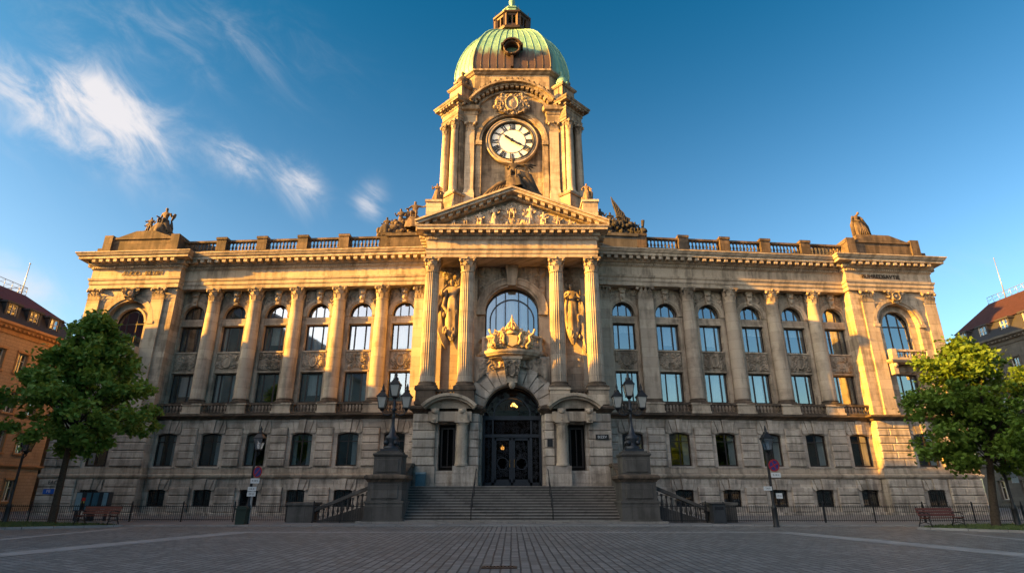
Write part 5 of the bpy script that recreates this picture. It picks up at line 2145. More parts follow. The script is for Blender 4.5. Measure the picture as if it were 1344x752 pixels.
for s, lab in ((-1, 'small standing statue on a pedestal at the left foot of the clock tower'), (1, 'small standing statue on a pedestal at the right foot of the clock tower')):
    mb = side_mb(s)
    mb.box(6.15, 7.45, 44.6, 46.3, 20.8, 25.4)
    mb.box(6.05, 7.55, 44.5, 46.4, 25.4, 25.62)
    mb.build('statue_pedestal', 'sandstone', hall)
    st = MB()
    body(st, STAND, (0, 0, .1), 1.12, har=(-.36, -.25, 1.4) if s < 0 else (-.34, -.2, 1.0), hal=(.4, -.2, 1.15), ell=(.38, -.05, 1.18), elr=(-.4, -.05, 1.18))
    robe(st, (0, 0, .05), [(.46, 0), (.4, .4), (.3, .8), (.22, 1.25)], 7, 50 + s, .2)
    st.tube([(.2, 0, 1.55), (.45, .05, 1.1), (.42, 0, .1)], [.08, .14, .14], 7)
    lumps(st, (-.4, .4, -.3, .3, .05, .5), 10, .1, .2, 5 + s)
    st.box(-.5, .5, -.5, .5, -.01, .12)
    o = st.build('statue', 'brown_statue_stone')
    tag(o, lab, 'statue').location = (s * 6.65, 45.4, 25.63)
# ------------------------------------------------------------------ entrance steps
steps = thing('entrance_steps', 'broad dark stone staircase up to the iron entrance door', 'staircase', (0, 35.2, .06), world=True)
NS, Y0, RUN = 13, 34.6, .33
mb, nb = MB(), MB()
rise = (2.04 - .06) / NS
for k in range(NS):
    z0 = .06 + k * rise
    y = Y0 + k * RUN
    hw = 6.45
    mb.box(-hw, hw, y, y + RUN + .06 if k < NS - 1 else 39.9, z0 - .02, z0 + rise - .06)
    nb.box(-hw, hw, y - .05, y + RUN + .02 if k < NS - 1 else 39.88, z0 + rise - .06, z0 + rise)
mb.box(-2.4, 2.4, 39.8, 42.2, 1.8, 2.035)
mb.build('stair_risers', 'granite_riser', steps)
nb.build('stair_treads', 'granite_step', steps)
mb = MB()
mb.box(-8.6, 8.6, 33.95, 34.58, 0, .16)
mb.build('bottom_step', 'granite_step', steps)
for s in (-1, 1):
    mb = MB()
    mb.tube([(s * 2.3, 34.6, .2), (s * 2.3, 34.6, 1.12), (s * 2.3, 38.7, 3.06), (s * 2.3, 39.3, 3.06), (s * 2.3, 39.3, 2.04)], .028, 7)
    mb.tube([(s * 2.3, 34.62, .62), (s * 2.3, 38.7, 2.56), (s * 2.3, 39.28, 2.56)], .018, 6)
    for f in (.33, .66):
        y = 34.6 + 4.1 * f
        mb.tube([(s * 2.3, y, .16 + f * 1.9), (s * 2.3, y, 1.12 + 1.94 * f)], .02, 6)
    mb.build('handrail', 'black_iron', steps)
    # cheek wall: low sloping wall with panelled parapet behind the pedestal
    mb = side_mb(s)
    prof = [(35.6, 0), (39.55, 0), (39.55, 3.15), (38.4, 3.15), (35.6, 2.3)]
    vs = [(6.45, y, z) for y, z in prof] + [(7.15, y, z) for y, z in prof]
    k = len(prof)
    mb.add(vs, [tuple(range(k)), tuple(range(k, 2 * k))] + [(i, (i + 1) % k, k + (i + 1) % k, k + i) for i in range(k)])
    mb.build('cheek_wall', 'plinth_stone', steps)
    mb = side_mb(s)
    prof = [(35.9, 2.45), (38.4, 3.22), (39.55, 3.22), (39.55, 3.42), (38.35, 3.42), (35.9, 2.66)]
    vs = [(6.36, y, z) for y, z in prof] + [(7.24, y, z) for y, z in prof]
    k = len(prof)
    mb.add(vs, [tuple(range(k)), tuple(range(k, 2 * k))] + [(i, (i + 1) % k, k + (i + 1) % k, k + i) for i in range(k)])
    mb.build('cheek_wall_coping', 'blackened_stone', steps)
    # pedestal for the lamp
    mb = side_mb(s)
    mb.box(6.02, 8.28, 34.05, 36.5, 0, .26)
    mb.box(6.1, 8.2, 34.15, 36.4, .26, 1.1)
    mb.box(6.05, 8.25, 34.1, 36.45, 1.1, 1.2)
    mb.box(6.18, 8.12, 34.23, 36.32, 1.2, 2.25)
    mb.block(6.38, 7.92, 1.32, 2.12, 34.3, 34.17, .04)
    mb.build('pedestal_base', 'plinth_stone', steps)
    mb = side_mb(s)
    mb.sweep([(6.18, 36.3), (6.18, 34.23), (8.12, 34.23), (8.12, 36.3)][::1], [(-.4, 2.2), (.04, 2.22), (.1, 2.32), (.22, 2.4), (.22, 2.52), (.12, 2.6), (-.4, 2.66)])
    mb.box(6.18, 8.12, 34.25, 36.3, 2.25, 2.6)
    mb.build('pedestal_cornice', 'blackened_stone', steps)
    mb = side_mb(s)
    mb.box(6.36, 7.94, 34.5, 36.1, 2.6, 3.62)
    mb.block(6.5, 7.8, 2.75, 3.48, 34.52, 34.46, .03)
    mb.sweep([(6.36, 36.1), (6.36, 34.5), (7.94, 34.5), (7.94, 36.1)], [(-.3, 3.6), (.02, 3.62), (.08, 3.7), (.08, 3.78), (-.2, 3.86), (-.3, 3.9)])
    mb.box(6.45, 7.85, 34.6, 36.0, 3.6, 3.92)
    mb.build('pedestal_die', 'plinth_stone', steps)

# side ramps with a sloping balustrade down to a low pier
for s, lab in ((-1, 'sloping stone balustrade going down to a low pier left of the steps'), (1, 'sloping stone balustrade going down to a low pier right of the steps')):
    rt = thing('side_balustrade', lab, 'balustrade', (s * 8.0, 35.4, .06), world=True)
    mb = side_mb(s)
    P = [(8.2, 2.05), (11.3, .78), (11.3, .6), (8.2, 1.85)]
    mb.prism([(x, z) for x, z in P], 35.1, 35.5)
    P = [(8.2, 1.0), (11.3, .06), (8.2, .06)]
    mb.prism(P, 35.12, 35.48)
    mb.build('handrail_coping', 'plinth_stone', rt)
    mb = side_mb(s)
    for k in range(11):
        x = 8.36 + k * .27
        zt = 1.86 - (x - 7.9) * .37
        zb = 1.0 - (x - 7.9) * .276
        baluster(mb, x, 35.3, zb, zt - zb, .95)
    mb.build('balusters', 'plinth_stone', rt)
    mb = side_mb(s)
    mb.box(11.3, 12.75, 34.95, 36.2, 0, .98)
    mb.box(11.22, 12.83, 34.87, 36.28, .98, 1.12)
    mb.build('pier', 'plinth_stone', rt)
# ------------------------------------------------------------------ lamps
def lantern_mesh(fr, gl, c, s=1.0):
    """four-sided tapered street lantern hanging on its base point c"""
    x, y, z = c
    b, t, h = .15 * s, .25 * s, .62 * s
    fr.box(x - b - .03 * s, x + b + .03 * s, y - b - .03 * s, y + b + .03 * s, z, z + .05 * s)
    fr.lathe([(.05 * s, z - .14 * s), (.11 * s, z - .06 * s), (.13 * s, z)], x, y, 8)
    for sx in (-1, 1):
        for sy in (-1, 1):
            fr.tube([(x + sx * b, y + sy * b, z + .04 * s), (x + sx * t, y + sy * t, z + h)], .018 * s, 5)
    fr.box(x - t - .04 * s, x + t + .04 * s, y - t - .04 * s, y + t + .04 * s, z + h, z + h + .05 * s)
    vs = [(x - t * 1.05, y - t * 1.05, z + h + .05 * s), (x + t * 1.05, y - t * 1.05, z + h + .05 * s), (x + t * 1.05, y + t * 1.05, z + h + .05 * s), (x - t * 1.05, y + t * 1.05, z + h + .05 * s)]
    k = .42
    vs += [(x + (vx - x) * k, y + (vy - y) * k, z + h + .28 * s) for vx, vy, _ in vs]
    fr.add(vs, [(0, 1, 5, 4), (1, 2, 6, 5), (2, 3, 7, 6), (3, 0, 4, 7), (4, 5, 6, 7)])
    fr.lathe([(.13 * s, z + h + .26 * s), (.15 * s, z + h + .34 * s), (.06 * s, z + h + .42 * s), (.08 * s, z + h + .5 * s), (.02 * s, z + h + .72 * s)], x, y, 8)
    g = [(x - b * .96, y - b * .96, z + .05 * s), (x + b * .96, y - b * .96, z + .05 * s), (x + b * .96, y + b * .96, z + .05 * s), (x - b * .96, y + b * .96, z + .05 * s)]
    g += [(x - t * .97, y - t * .97, z + h), (x + t * .97, y - t * .97, z + h), (x + t * .97, y + t * .97, z + h), (x - t * .97, y + t * .97, z + h)]
    gl.add(g, [(0, 1, 5, 4), (1, 2, 6, 5), (2, 3, 7, 6), (3, 0, 4, 7)])


def candelabrum(x, lab):
    t = thing('candelabra_lamp', lab, 'street lamp', (x, 35.3, 3.92), group='three-armed lamps on the stair pedestals')
    mb = MB()
    mb.box(-.55, .55, -.55, .55, -.01, .14)
    mb.lathe([(.48, .14), (.5, .25), (.36, .34), (.30, .5), (.42, .72), (.40, .85), (.22, 1.0), (.19, 1.2), (.13, 1.35), (.10, 1.6), (.085, 2.0), (.11, 2.05), (.08, 2.1), (.075, 2.35), (.16, 2.42), (.17, 2.5),
              (.09, 2.58), (.13, 2.75), (.08, 2.95), (.07, 3.1)], seg=16)
    for a in range(4):
        mb.ball((.4 * math.cos(a * PI / 2 + .78), .4 * math.sin(a * PI / 2 + .78), .5), .16, 7, 5)
    mb.build('lamp_post', 'blue_iron', t)
    ar = MB()
    for s in (-1, 1):
        ar.tube([(s * .06, 0, 2.3), (s * .35, 0, 2.12), (s * .62, 0, 2.18), (s * .74, 0, 2.42)], .04, 7)
        ar.tube([(s * .08, 0, 2.75), (s * .3, 0, 2.82), (s * .42, 0, 2.6), (s * .28, 0, 2.45), (s * .2, 0, 2.56)], .022, 6)
        ar.tube([(s * .3, 0, 2.14), (s * .42, 0, 2.4), (s * .6, 0, 2.42), (s * .56, 0, 2.3)], .02, 6)
    ar.tube([(0, -.06, 2.3), (0, -.35, 2.2), (0, -.4, 2.5)], .03, 6)
    ar.build('lamp_arm', 'blue_iron', t)
    for c, s in (((-.74, 0, 2.52), 1.12), ((.74, 0, 2.52), 1.12), ((0, 0, 3.22), 1.18)):
        fr, gl = MB(), MB()
        lantern_mesh(fr, gl, c, s)
        o = fr.build('lantern', 'black_iron', t)
        gl.build('lamp_glass', 'lamp_glass', o)
    return t


candelabrum(-7.15, 'blue-black lamp with three lanterns on the stone pedestal left of the entrance steps')
candelabrum(7.15, 'blue-black lamp with three lanterns on the stone pedestal right of the entrance steps')


def street_lamp(loc, lab, h, lean=0.0, group='single street lamps on the square'):
    t = thing('street_lamp', lab, 'street lamp', loc, group=group)
    mb = MB()
    k = h / 5.0
    mb.lathe([(.17, 0), (.17, .05), (.145, .1), (.135, .85), (.15, .9), (.10, 1.0), (.075, 1.1), (.068, 2.2), (.06, 3.5 * k), (.05, 3.72 * k)], seg=14)
    mb.build('lamp_post', 'black_iron', t)
    ar = MB()
    ar.tube([(0, 0, 3.4 * k), (.08, 0, 3.5 * k), (.2, 0, 3.62 * k), (.2, 0, 3.75 * k)], .025, 6)
    ar.tube([(0, 0, 3.6 * k), (.1, 0, 3.7 * k), (.17, 0, 3.6 * k)], .018, 6)
    ar.build('lamp_arm', 'black_iron', t)
    fr, gl = MB(), MB()
    lantern_mesh(fr, gl, (.12, 0, 3.82 * k), .98)
    o = fr.build('lantern', 'black_iron', t)
    gl.build('lamp_glass', 'street_glass', o)
    return t


street_lamp((-14.25, 33.2, .064), 'black single-lantern street lamp carrying parking signs beside the green litter bin', 5.0)
street_lamp((13.5, 31.7, .004), 'black single-lantern street lamp carrying a tilted red parking sign in front of the right wing', 4.9)
t = street_lamp((-28.3, 34.6, .064), 'dark street lamp half hidden under the crown of the left tree', 5.0)
t = street_lamp((25.6, 31.4, .004), 'dark street lamp behind the trunk of the right tree at the frame edge', 4.7)


def disc_sign(loc, rz, lab, r=.26, sxz=(1, 1), cross=False, tilt=0):
    t = thing('parking_sign', lab, 'road sign', loc, rz)
    mb = MB()
    T = Matrix.Rotation(R(tilt), 4, 'Y') @ Matrix.Diagonal((sxz[0], 1, sxz[1], 1))
    mb.T = T
    mb.arc(0, 0, 0, r, -.012, .012, 0, 360, 32)
    mb.build('sign_plate', 'sign_blue', t)
    mb = MB()
    mb.T = T
    mb.arc(0, 0, r * .8, r * 1.01, -.02, .014, 0, 360, 32)
    w = r * .1
    for a in ((45, 135) if cross else (45,)):
        c, s_ = math.cos(R(a)), math.sin(R(a))
        L = r * .84
        mb.prism([(-L * c + w * s_, -L * s_ - w * c), (L * c + w * s_, L * s_ - w * c), (L * c - w * s_, L * s_ + w * c), (-L * c - w * s_, -L * s_ + w * c)], -.018 - .001 * (a > 90), .0)
    mb.build('red_ring', 'sign_red', t)
    return t


def plate(loc, w, h, txt, lab, mat='plate_white', ink='clock_black', rz=0, size=None):
    t = thing('sign_plate', lab, 'sign', loc, rz)
    mb = MB()
    mb.box(-w / 2, w / 2, -.01, .01, -h / 2, h / 2)
    mb.build('plate', mat, t)
    if txt:
        letters('lettering', txt, size or h * .62, .004, ink, (0, -.012, 0), t)
    return t


lx, ly = -14.25, 33.2
disc_sign((lx + .30, ly - .1, 2.72), 0, 'round blue no-stopping sign with a red ring on the left signed lamp', .27, (.85, 1.1))
plate((lx + .22, ly - .1, 2.26), .48, .26, '8-18 h', 'grey plate right under the round sign on the left signed lamp', size=.13)
plate((lx + .12, ly - .1, 1.84), .46, .23, '14 X', 'upper of the two white plates low on the left signed lamp')
plate((lx + .12, ly - .1, 1.58), .46, .23, '20 U', 'lower of the two white plates low on the left signed lamp')
t = thing('sign_post', 'pale metal post standing behind the white plates left of the steps', 'post', (lx + .12, ly + .02, .064))
mb = MB()
mb.box(-.055, .055, -.03, .03, 0, 1.9)
mb.build('post', 'pale_metal', t)
lx, ly = 13.5, 31.7
disc_sign((lx + .27, ly - .1, 3.0), 0, 'round red and blue no-stopping sign tilted on the right signed lamp', .28, (1, 1.1), True, 20)
plate((lx + .3, ly - .1, 2.52), .5, .24, '8-18 h', 'pale plate right under the tilted red sign', size=.13)
plate((lx - .22, ly - .1, 1.86), .42, .2, 'TAXI', 'bluish plate sticking out to the left of the right signed lamp', size=.12)
plate((lx + .32, ly - .1, 1.5), .32, .26, '30 m', 'small white plate low on the right signed lamp', size=.11)
disc_sign((25.95, 31.3, 3.12), 0, 'round red sign on the dark lamp at the right frame edge', .27, (.9, 1.1), True)
plate((25.98, 31.3, 2.4), .36, .55, '8-18', 'tall pale plate under the red sign at the right frame edge', size=.1)

# plates on the building
plate((6.0, 39.36, 5.12), .86, .34, 'BIZEV', 'small black name plate on the stone pier right of the door', 'clock_black', 'plate_white', size=.24)
plate((2.52, 39.38, 4.75), .34, .5, '', 'small blank black plaque beside the right door column', 'clock_black')
plate((-34.4, YB - PJ - .22 + wing_y(-34.4), 1.72), .85, .36, 'PB', 'blue plate with white letters at the far left corner of the hall', 'plate_blue', 'plate_white', wing_rz(-34), .3)
letters('inscription', 'EACIL', .4, .012, 'plinth_stone', (-34.1, YB - PJ - .2 + wing_y(-34.1), 2.35), hall, 0, wing_rz(-34))

# ------------------------------------------------------------------ bins, boxes
t = thing('litter_bin', 'dark green litter bin at the foot of the left signed lamp', 'litter bin', (-14.0 - .38, 32.95, .064))
mb = MB()
mb.prism([(-.24, 0), (.24, 0), (.28, .74), (-.28, .74)], -.24, .24)
mb.box(-.05, .05, .2, .3, 0, .8)
mb.build('bin_body', 'bin_green', t)
mb = MB()
mb.prism([(-.31, .74), (.31, .74), (.29, .82), (-.29, .82)], -.3, .3)
mb.prism([(-.25, .82), (.25, .82), (.2, .9), (-.2, .9)], -.22, .22)
mb.build('bin_lid', 'bin_green', t)
t = thing('waste_container', 'dark grey upright bin against the railing right of the steps', 'litter bin', (11.4, 34.2, .064))
mb = MB()
mb.box(-.34, .34, -.3, .3, 0, .95)
mb.box(-.30, .30, -.32, -.29, .1, .62)
mb.build('bin_body', 'bin_grey', t)
mb = MB()
mb.box(-.37, .37, -.33, .33, .95, 1.02)
mb.box(-.25, .25, -.33, -.305, .7, .86)
mb.build('bin_lid', 'black_iron', t)
t = thing('letter_box', 'pale blue box standing at the top of the steps left of the door', 'box', (-5.9, 39.05, 2.04))
mb = MB()
mb.box(-.3, .3, -.22, .22, 0, .72)
mb.box(-.24, .24, -.235, -.215, .1, .6)
mb.build('box_body', 'cabinet_blue', t)
mb = MB()
mb.prism([(-.32, .72), (.32, .72), (.32, .84), (-.32, .84)], -.25, .25)
mb.build('box_lid', 'cabinet_pale', t)

for x, lab, cols in ((-25.75, 'info cabinet with a red and yellow picture behind the left bench', 1), (-24.75, 'striped blue info cabinet next to the one with the picture', 0)):
    t = thing('info_cabinet', lab, 'cabinet', (x, 37.0, .06))
    mb = MB()
    mb.box(-.48, .48, -.2, .2, .55, 1.62)
    mb.box(-.42, -.34, -.1, .1, 0, .6)
    mb.box(.34, .42, -.1, .1, 0, .6)
    mb.build('cabinet_body', 'cabinet_dark', t)
    mb = MB()
    mb.box(-.45, -.12, -.22, -.18, .6, 1.58)
    mb.build('panel', 'cabinet_pale' if cols else 'cabinet_blue', t)
    mb = MB()
    mb.box(.16, .42, -.22, -.18, .6, 1.58)
    mb.build('panel', 'cabinet_blue' if cols else 'cabinet_pale', t)
    if cols:
        mb = MB()
        mb.box(-.06, .14, -.23, -.18, 1.12, 1.3)
        mb.build('picture', 'red_lamp', t)
        mb = MB()
        mb.box(-.08, .1, -.232, -.18, 1.0, 1.1)
        mb.build('picture', 'yellow_paint', t)

# drain in the paving
t = thing('drain_cover', 'small rusty iron drain grate in the foreground cobbles', 'drain cover', (-.3, 15.1, .012))
mb = MB()
mb.box(-.42, .42, -.2, -.15, -.02, .01)
mb.box(-.42, .42, .15, .2, -.02, .01)
mb.box(-.42, -.37, -.15, .15, -.02, .01)
mb.box(.37, .42, -.15, .15, -.02, .01)
for k in range(9):
    mb.box(-.36 + k * .085, -.31 + k * .085, -.15, .15, -.02, .006)
mb.build('grate', 'brown_copper', t)


# ------------------------------------------------------------------ benches
def bench(loc, rz, lab):
    t = thing('park_bench', lab, 'bench', loc, rz, 'red wooden benches under the trees')
    for k, (y, z) in enumerate(((-.38, .45), (-.25, .44), (-.12, .435), (.0, .43))):
        mb = MB()
        mb.box(-1.02, 1.02, y - .055, y + .055, z - .018, z + .018)
        mb.build('seat_slat', 'bench_wood', t)
    for k, (y, z) in enumerate(((.1, .56), (.15, .69), (.2, .82))):
        mb = MB()
        mb.T = Matrix.Translation((0, y, z)) @ Matrix.Rotation(R(-20), 4, 'X')
        mb.box(-1.02, 1.02, -.017, .017, -.055, .055)
        mb.build('back_slat', 'bench_wood', t)
    for s in (-1, 1):
        mb = MB()
        x = s * .92
        mb.tube([(x, .26, .92), (x, .17, .68), (x, .08, .44), (x, .2, .2), (x, .3, 0)], .026, 7)
        mb.tube([(x, .08, .42), (x, -.2, .4), (x, -.42, .42), (x, -.45, .2), (x, -.5, 0)], .026, 7)
        mb.tube([(x, .14, .64), (x, -.12, .68), (x, -.4, .66), (x, -.5, .57), (x, -.44, .47), (x, -.36, .5), (x, -.38, .58)], .024, 7)
        mb.tube([(x, .22, .16), (x, -.1, .24), (x, -.46, .16)], .018, 6)
        mb.build('bench_end', 'black_iron', t)
    return t


bench((-21.5, 32.2, .09), R(-5), 'red wooden bench with iron ends under the left tree')
bench((20.9, 30.3, .07), R(9), 'red wooden bench with iron ends under the right tree')


# ------------------------------------------------------------------ iron railing
def railing(a, b, lab, h=.92, gates=()):
    a, b = Vector(a), Vector(b)
    L = (b - a).length
    ang = math.atan2(b.y - a.y, b.x - a.x)
    t = thing('iron_railing', lab, 'railing', (a.x, a.y, .06), ang)
    rl = MB()
    rl.box(0, L, -.018, .018, h - .1, h - .065)
    rl.box(0, L, -.015, .015, .12, .15)
    n = int(L / .125)
    for k in range(n):
        x = L * (k + .5) / n
        rl.box(x - .009, x + .009, -.009, .009, .05, h)
    rl.build('rail_panel', 'black_iron', t)
    m = max(2, round(L / 2.9))
    first = None
    for k in range(m + 1):
        if first is None:
            mb = MB()
            mb.box(-.03, .03, -.03, .03, 0, h + .1)
            mb.lathe([(.03, h + .1), (.05, h + .15), (.0, h + .22)], seg=8)
            first = mb.build('railing_post', 'black_iron', t)
        else:
            c = first.copy()
            COL.objects.link(c)
            c.parent = t
            c.location = (L * k / m, 0, 0)
    return t


railing((-34.5, 36.6), (-12.9, 35.3), 'long black iron railing in front of the left wing')
railing((11.9, 34.6), (34.5, 34.9), 'long black iron railing in front of the right wing')
railing((-11.2, 34.75), (-8.1, 34.75), 'short black railing before the left sloping balustrade', .95)
railing((8.1, 34.75), (10.95, 34.75), 'short black railing before the right sloping balustrade', .95)

# scrolled bicycle rack by the right balustrade
t = thing('bicycle_rack', 'black scrolled iron hoops sticking up behind the grey bin', 'bicycle rack', (10.4, 35.9 - .3, .06))
for k in range(3):
    mb = MB()
    x = k * .5 - .5
    mb.tube([(x - .2, -.1, 0), (x - .2, -.1, .75), (x - .12, -.1, .95), (x, -.1, 1.02), (x + .12, -.1, .95), (x + .2, -.1, .75), (x + .2, -.1, 0)], .022, 7)
    mb.build('hoop', 'black_iron', t)


# ------------------------------------------------------------------ lawns
def inside(p, poly):
    x, y = p
    r = False
    for i in range(len(poly)):
        x0, y0 = poly[i - 1]
        x1, y1 = poly[i]
        if (y0 > y) != (y1 > y) and x < (x1 - x0) * (y - y0) / (y1 - y0) + x0:
            r = not r
    return r


def lawn(poly, seed, n):
    rng = random.Random(seed)
    mb = MB()
    P = poly
    tri = tessellate_polygon([[Vector((x, y, 0)) for x, y in P]])
    k = len(P)
    mb.add([(x, y, .075) for x, y in P] + [(x, y, 0) for x, y in P], [tuple(t) for t in tri] + [(i, (i + 1) % k, k + (i + 1) % k, k + i) for i in range(k)])
    o = mb.build('lawn_ground', 'soil')
    o['kind'] = 'structure'
    kb = MB()
    ctr = Vector((sum(p[0] for p in P) / k, sum(p[1] for p in P) / k))
    for i in range(k):
        a, b = Vector(P[i]), Vector(P[(i + 1) % k])
        d = (b - a).normalized()
        nn = Vector((d.y, -d.x))
        if nn.dot((a + b) / 2 - ctr) < 0:
            nn = -nn
        q = [a - d * .0, b + d * .0, b + nn * .16, a + nn * .16]
        vs = [(p.x, p.y, .0) for p in q] + [(p.x, p.y, .1) for p in q]
        kb.add(vs, [(4, 5, 6, 7), (0, 1, 5, 4), (1, 2, 6, 5), (2, 3, 7, 6), (3, 0, 4, 7)])
    kb.build('kerb', 'kerb_stone')['kind'] = 'structure'
    g = MB()
    xs = [p[0] for p in P]
    ys = [p[1] for p in P]
    c = 0
    while c < n:
        x, y = rng.uniform(min(xs), max(xs)), rng.uniform(min(ys), max(ys))
        if not inside((x, y), P):
            continue
        c += 1
        h = rng.uniform(.05, .13)
        a = rng.uniform(0, 3.14)
        w = .022
        lx_, ly_ = rng.uniform(-.05, .05), rng.uniform(-.05, .05)
        g.add([(x - w * math.cos(a), y - w * math.sin(a), .07), (x + w * math.cos(a), y + w * math.sin(a), .07), (x + lx_, y + ly_, .07 + h)], [(0, 1, 2)])
    g.build('grass', 'grass_blade', None, False)['kind'] = 'stuff'


lawn([(-20.2, 32.0), (-25.5, 29.2), (-46, 28.5), (-46, 36.0), (-30, 36.0), (-22.5, 33.4)], 1, 26000)
lawn([(19.6, 29.8), (24.0, 26.2), (44, 25.2), (44, 33.0), (25, 32.6), (21.5, 31.6)], 2, 26000)


# ------------------------------------------------------------------ trees
def tree(name, lab, loc, seed, H, crown, leaf, n_leaf, lsize, lean=(0, 0)):
    """crown: list of (z, rx) giving the outline; branches carry clumps of leaves"""
    rng = random.Random(seed)
    t = thing(name, lab, 'tree', loc)
    fork = crown[0][0] + .35
    tk = MB()
    tp = [(0, 0, -.05), (lean[0] * .3, lean[1] * .3, fork * .5), (lean[0] * .7, lean[1] * .7, fork), (lean[0], lean[1], fork + (H - fork) * .45), (lean[0] * 1.1, lean[1], H * .93)]
    tk.tube([(0, 0, -.05), (0, 0, .12)] + tp[1:], [.30, .21, .175, .15, .08, .02], 10)

    def radius(z):
        for (z0, r0), (z1, r1) in zip(crown, crown[1:]):
            if z0 <= z <= z1:
                return r0 + (r1 - r0) * (z - z0) / (z1 - z0)
        return 0
    clumps = []
    for k in range(60):
        z = rng.uniform(crown[0][0], crown[-1][0])
        r = radius(z) * math.sqrt(rng.random()) * .98
        a = rng.uniform(0, 6.28)
        tip = Vector((lean[0] + r * math.cos(a), lean[1] + r * math.sin(a), z))
        z0 = fork + max(0, (z - fork)) * rng.uniform(.15, .5) - .1
        base = Vector((lean[0] * .8, lean[1] * .8, z0))
        mid = base.lerp(tip, .5) + Vector((rng.uniform(-.3, .3), rng.uniform(-.3, .3), rng.uniform(.1, .5)))
        w = rng.uniform(.03, .065)
        tk.tube([base, mid, tip], [w, w * .6, .012], 6)
        for _ in range(3):
            q = mid.lerp(tip, rng.uniform(.1, .9))
            e = q + Vector((rng.uniform(-.8, .8), rng.uniform(-.8, .8), rng.uniform(-.1, .7)))
            tk.tube([q, q.lerp(e, .5) + Vector((0, 0, .08)), e], [w * .4, w * .3, .008], 5)
            clumps.append((e, rng.uniform(.32, .62)))
        clumps.append((tip, rng.uniform(.4, .75)))
    tk.build('trunk', 'tree_bark', t)
    for k in range(95):
        z = rng.uniform(crown[0][0], crown[-1][0])
        rr = radius(z) * (.82 + .2 * rng.random() + .08 * math.sin(z * 4 + k))
        a = rng.uniform(0, 6.28)
        clumps.append((Vector((lean[0] + rr * math.cos(a), lean[1] + rr * math.sin(a), z)), rng.uniform(.25, .6)))
    W = [r ** 2.2 for _, r in clumps]
    lf = MB()
    V, Fc = [], []
    ch = rng.choices(range(len(clumps)), W, k=n_leaf)
    for ci in ch:
        c, r = clumps[ci]
        d = Vector((rng.gauss(0, 1), rng.gauss(0, 1), rng.gauss(0, .75)))
        p = c + d * (r * .46)
        n = Vector((rng.gauss(0, .7), rng.gauss(0, .7), rng.uniform(.2, 1.2))).normalized()
        u = n.orthogonal().normalized()
        u = Matrix.Rotation(rng.uniform(0, 6.28), 3, n) @ u
        v = n.cross(u)
        s = lsize * rng.uniform(.65, 1.25)
        o = len(V)
        V += [tuple(p - u * s * .55), tuple(p + v * s * .42 - u * s * .05), tuple(p + u * s * .6 - n * s * .12), tuple(p - v * s * .42 - u * s * .05)]
        Fc.append((o, o + 1, o + 2, o + 3))
    lf.add(V, Fc)
    lf.build('crown', leaf, t, False)
    return t


tree('linden_tree', 'deep green broad tree on the left lawn beside the red bench', (-25.4, 34.2, .07), 5, 11.9,
     [(3.8, 1.5), (4.7, 3.2), (5.9, 4.1), (6.9, 4.0), (7.9, 3.2), (9.0, 2.3), (10.4, 1.5), (11.9, .2)], 'leaf_deep', 22000, .25, (-.1, 0))
tree('linden_tree', 'fresh green sunlit tree on the right lawn behind the red bench', (24.1, 30.9, .07), 8, 9.3,
     [(2.7, 1.2), (3.5, 2.9), (4.8, 3.8), (6.2, 3.3), (7.4, 2.4), (8.4, 1.5), (9.3, .3)], 'leaf_fresh', 21000, .22, (.7, 0))
first_fresh = bpy.data.objects.get('linden_tree.001')
for x, y, rz, sc, lab in ((37, -17, 40, 1.15, 'sunlit tree beyond the frame mirrored in the lower windows, nearest'), (48, -21, 130, 1.3, 'sunlit tree beyond the frame mirrored in the lower windows, middle'),
                          (61, -19, 250, 1.2, 'sunlit tree beyond the frame mirrored in the lower windows, farthest')):
    c = copy_tree(first_fresh)
    c.location = (x, y, 0)
    c.rotation_euler.z = R(rz)
    c.scale = (sc, sc, sc)
    c['label'] = lab
    c['group'] = 'trees across the square'
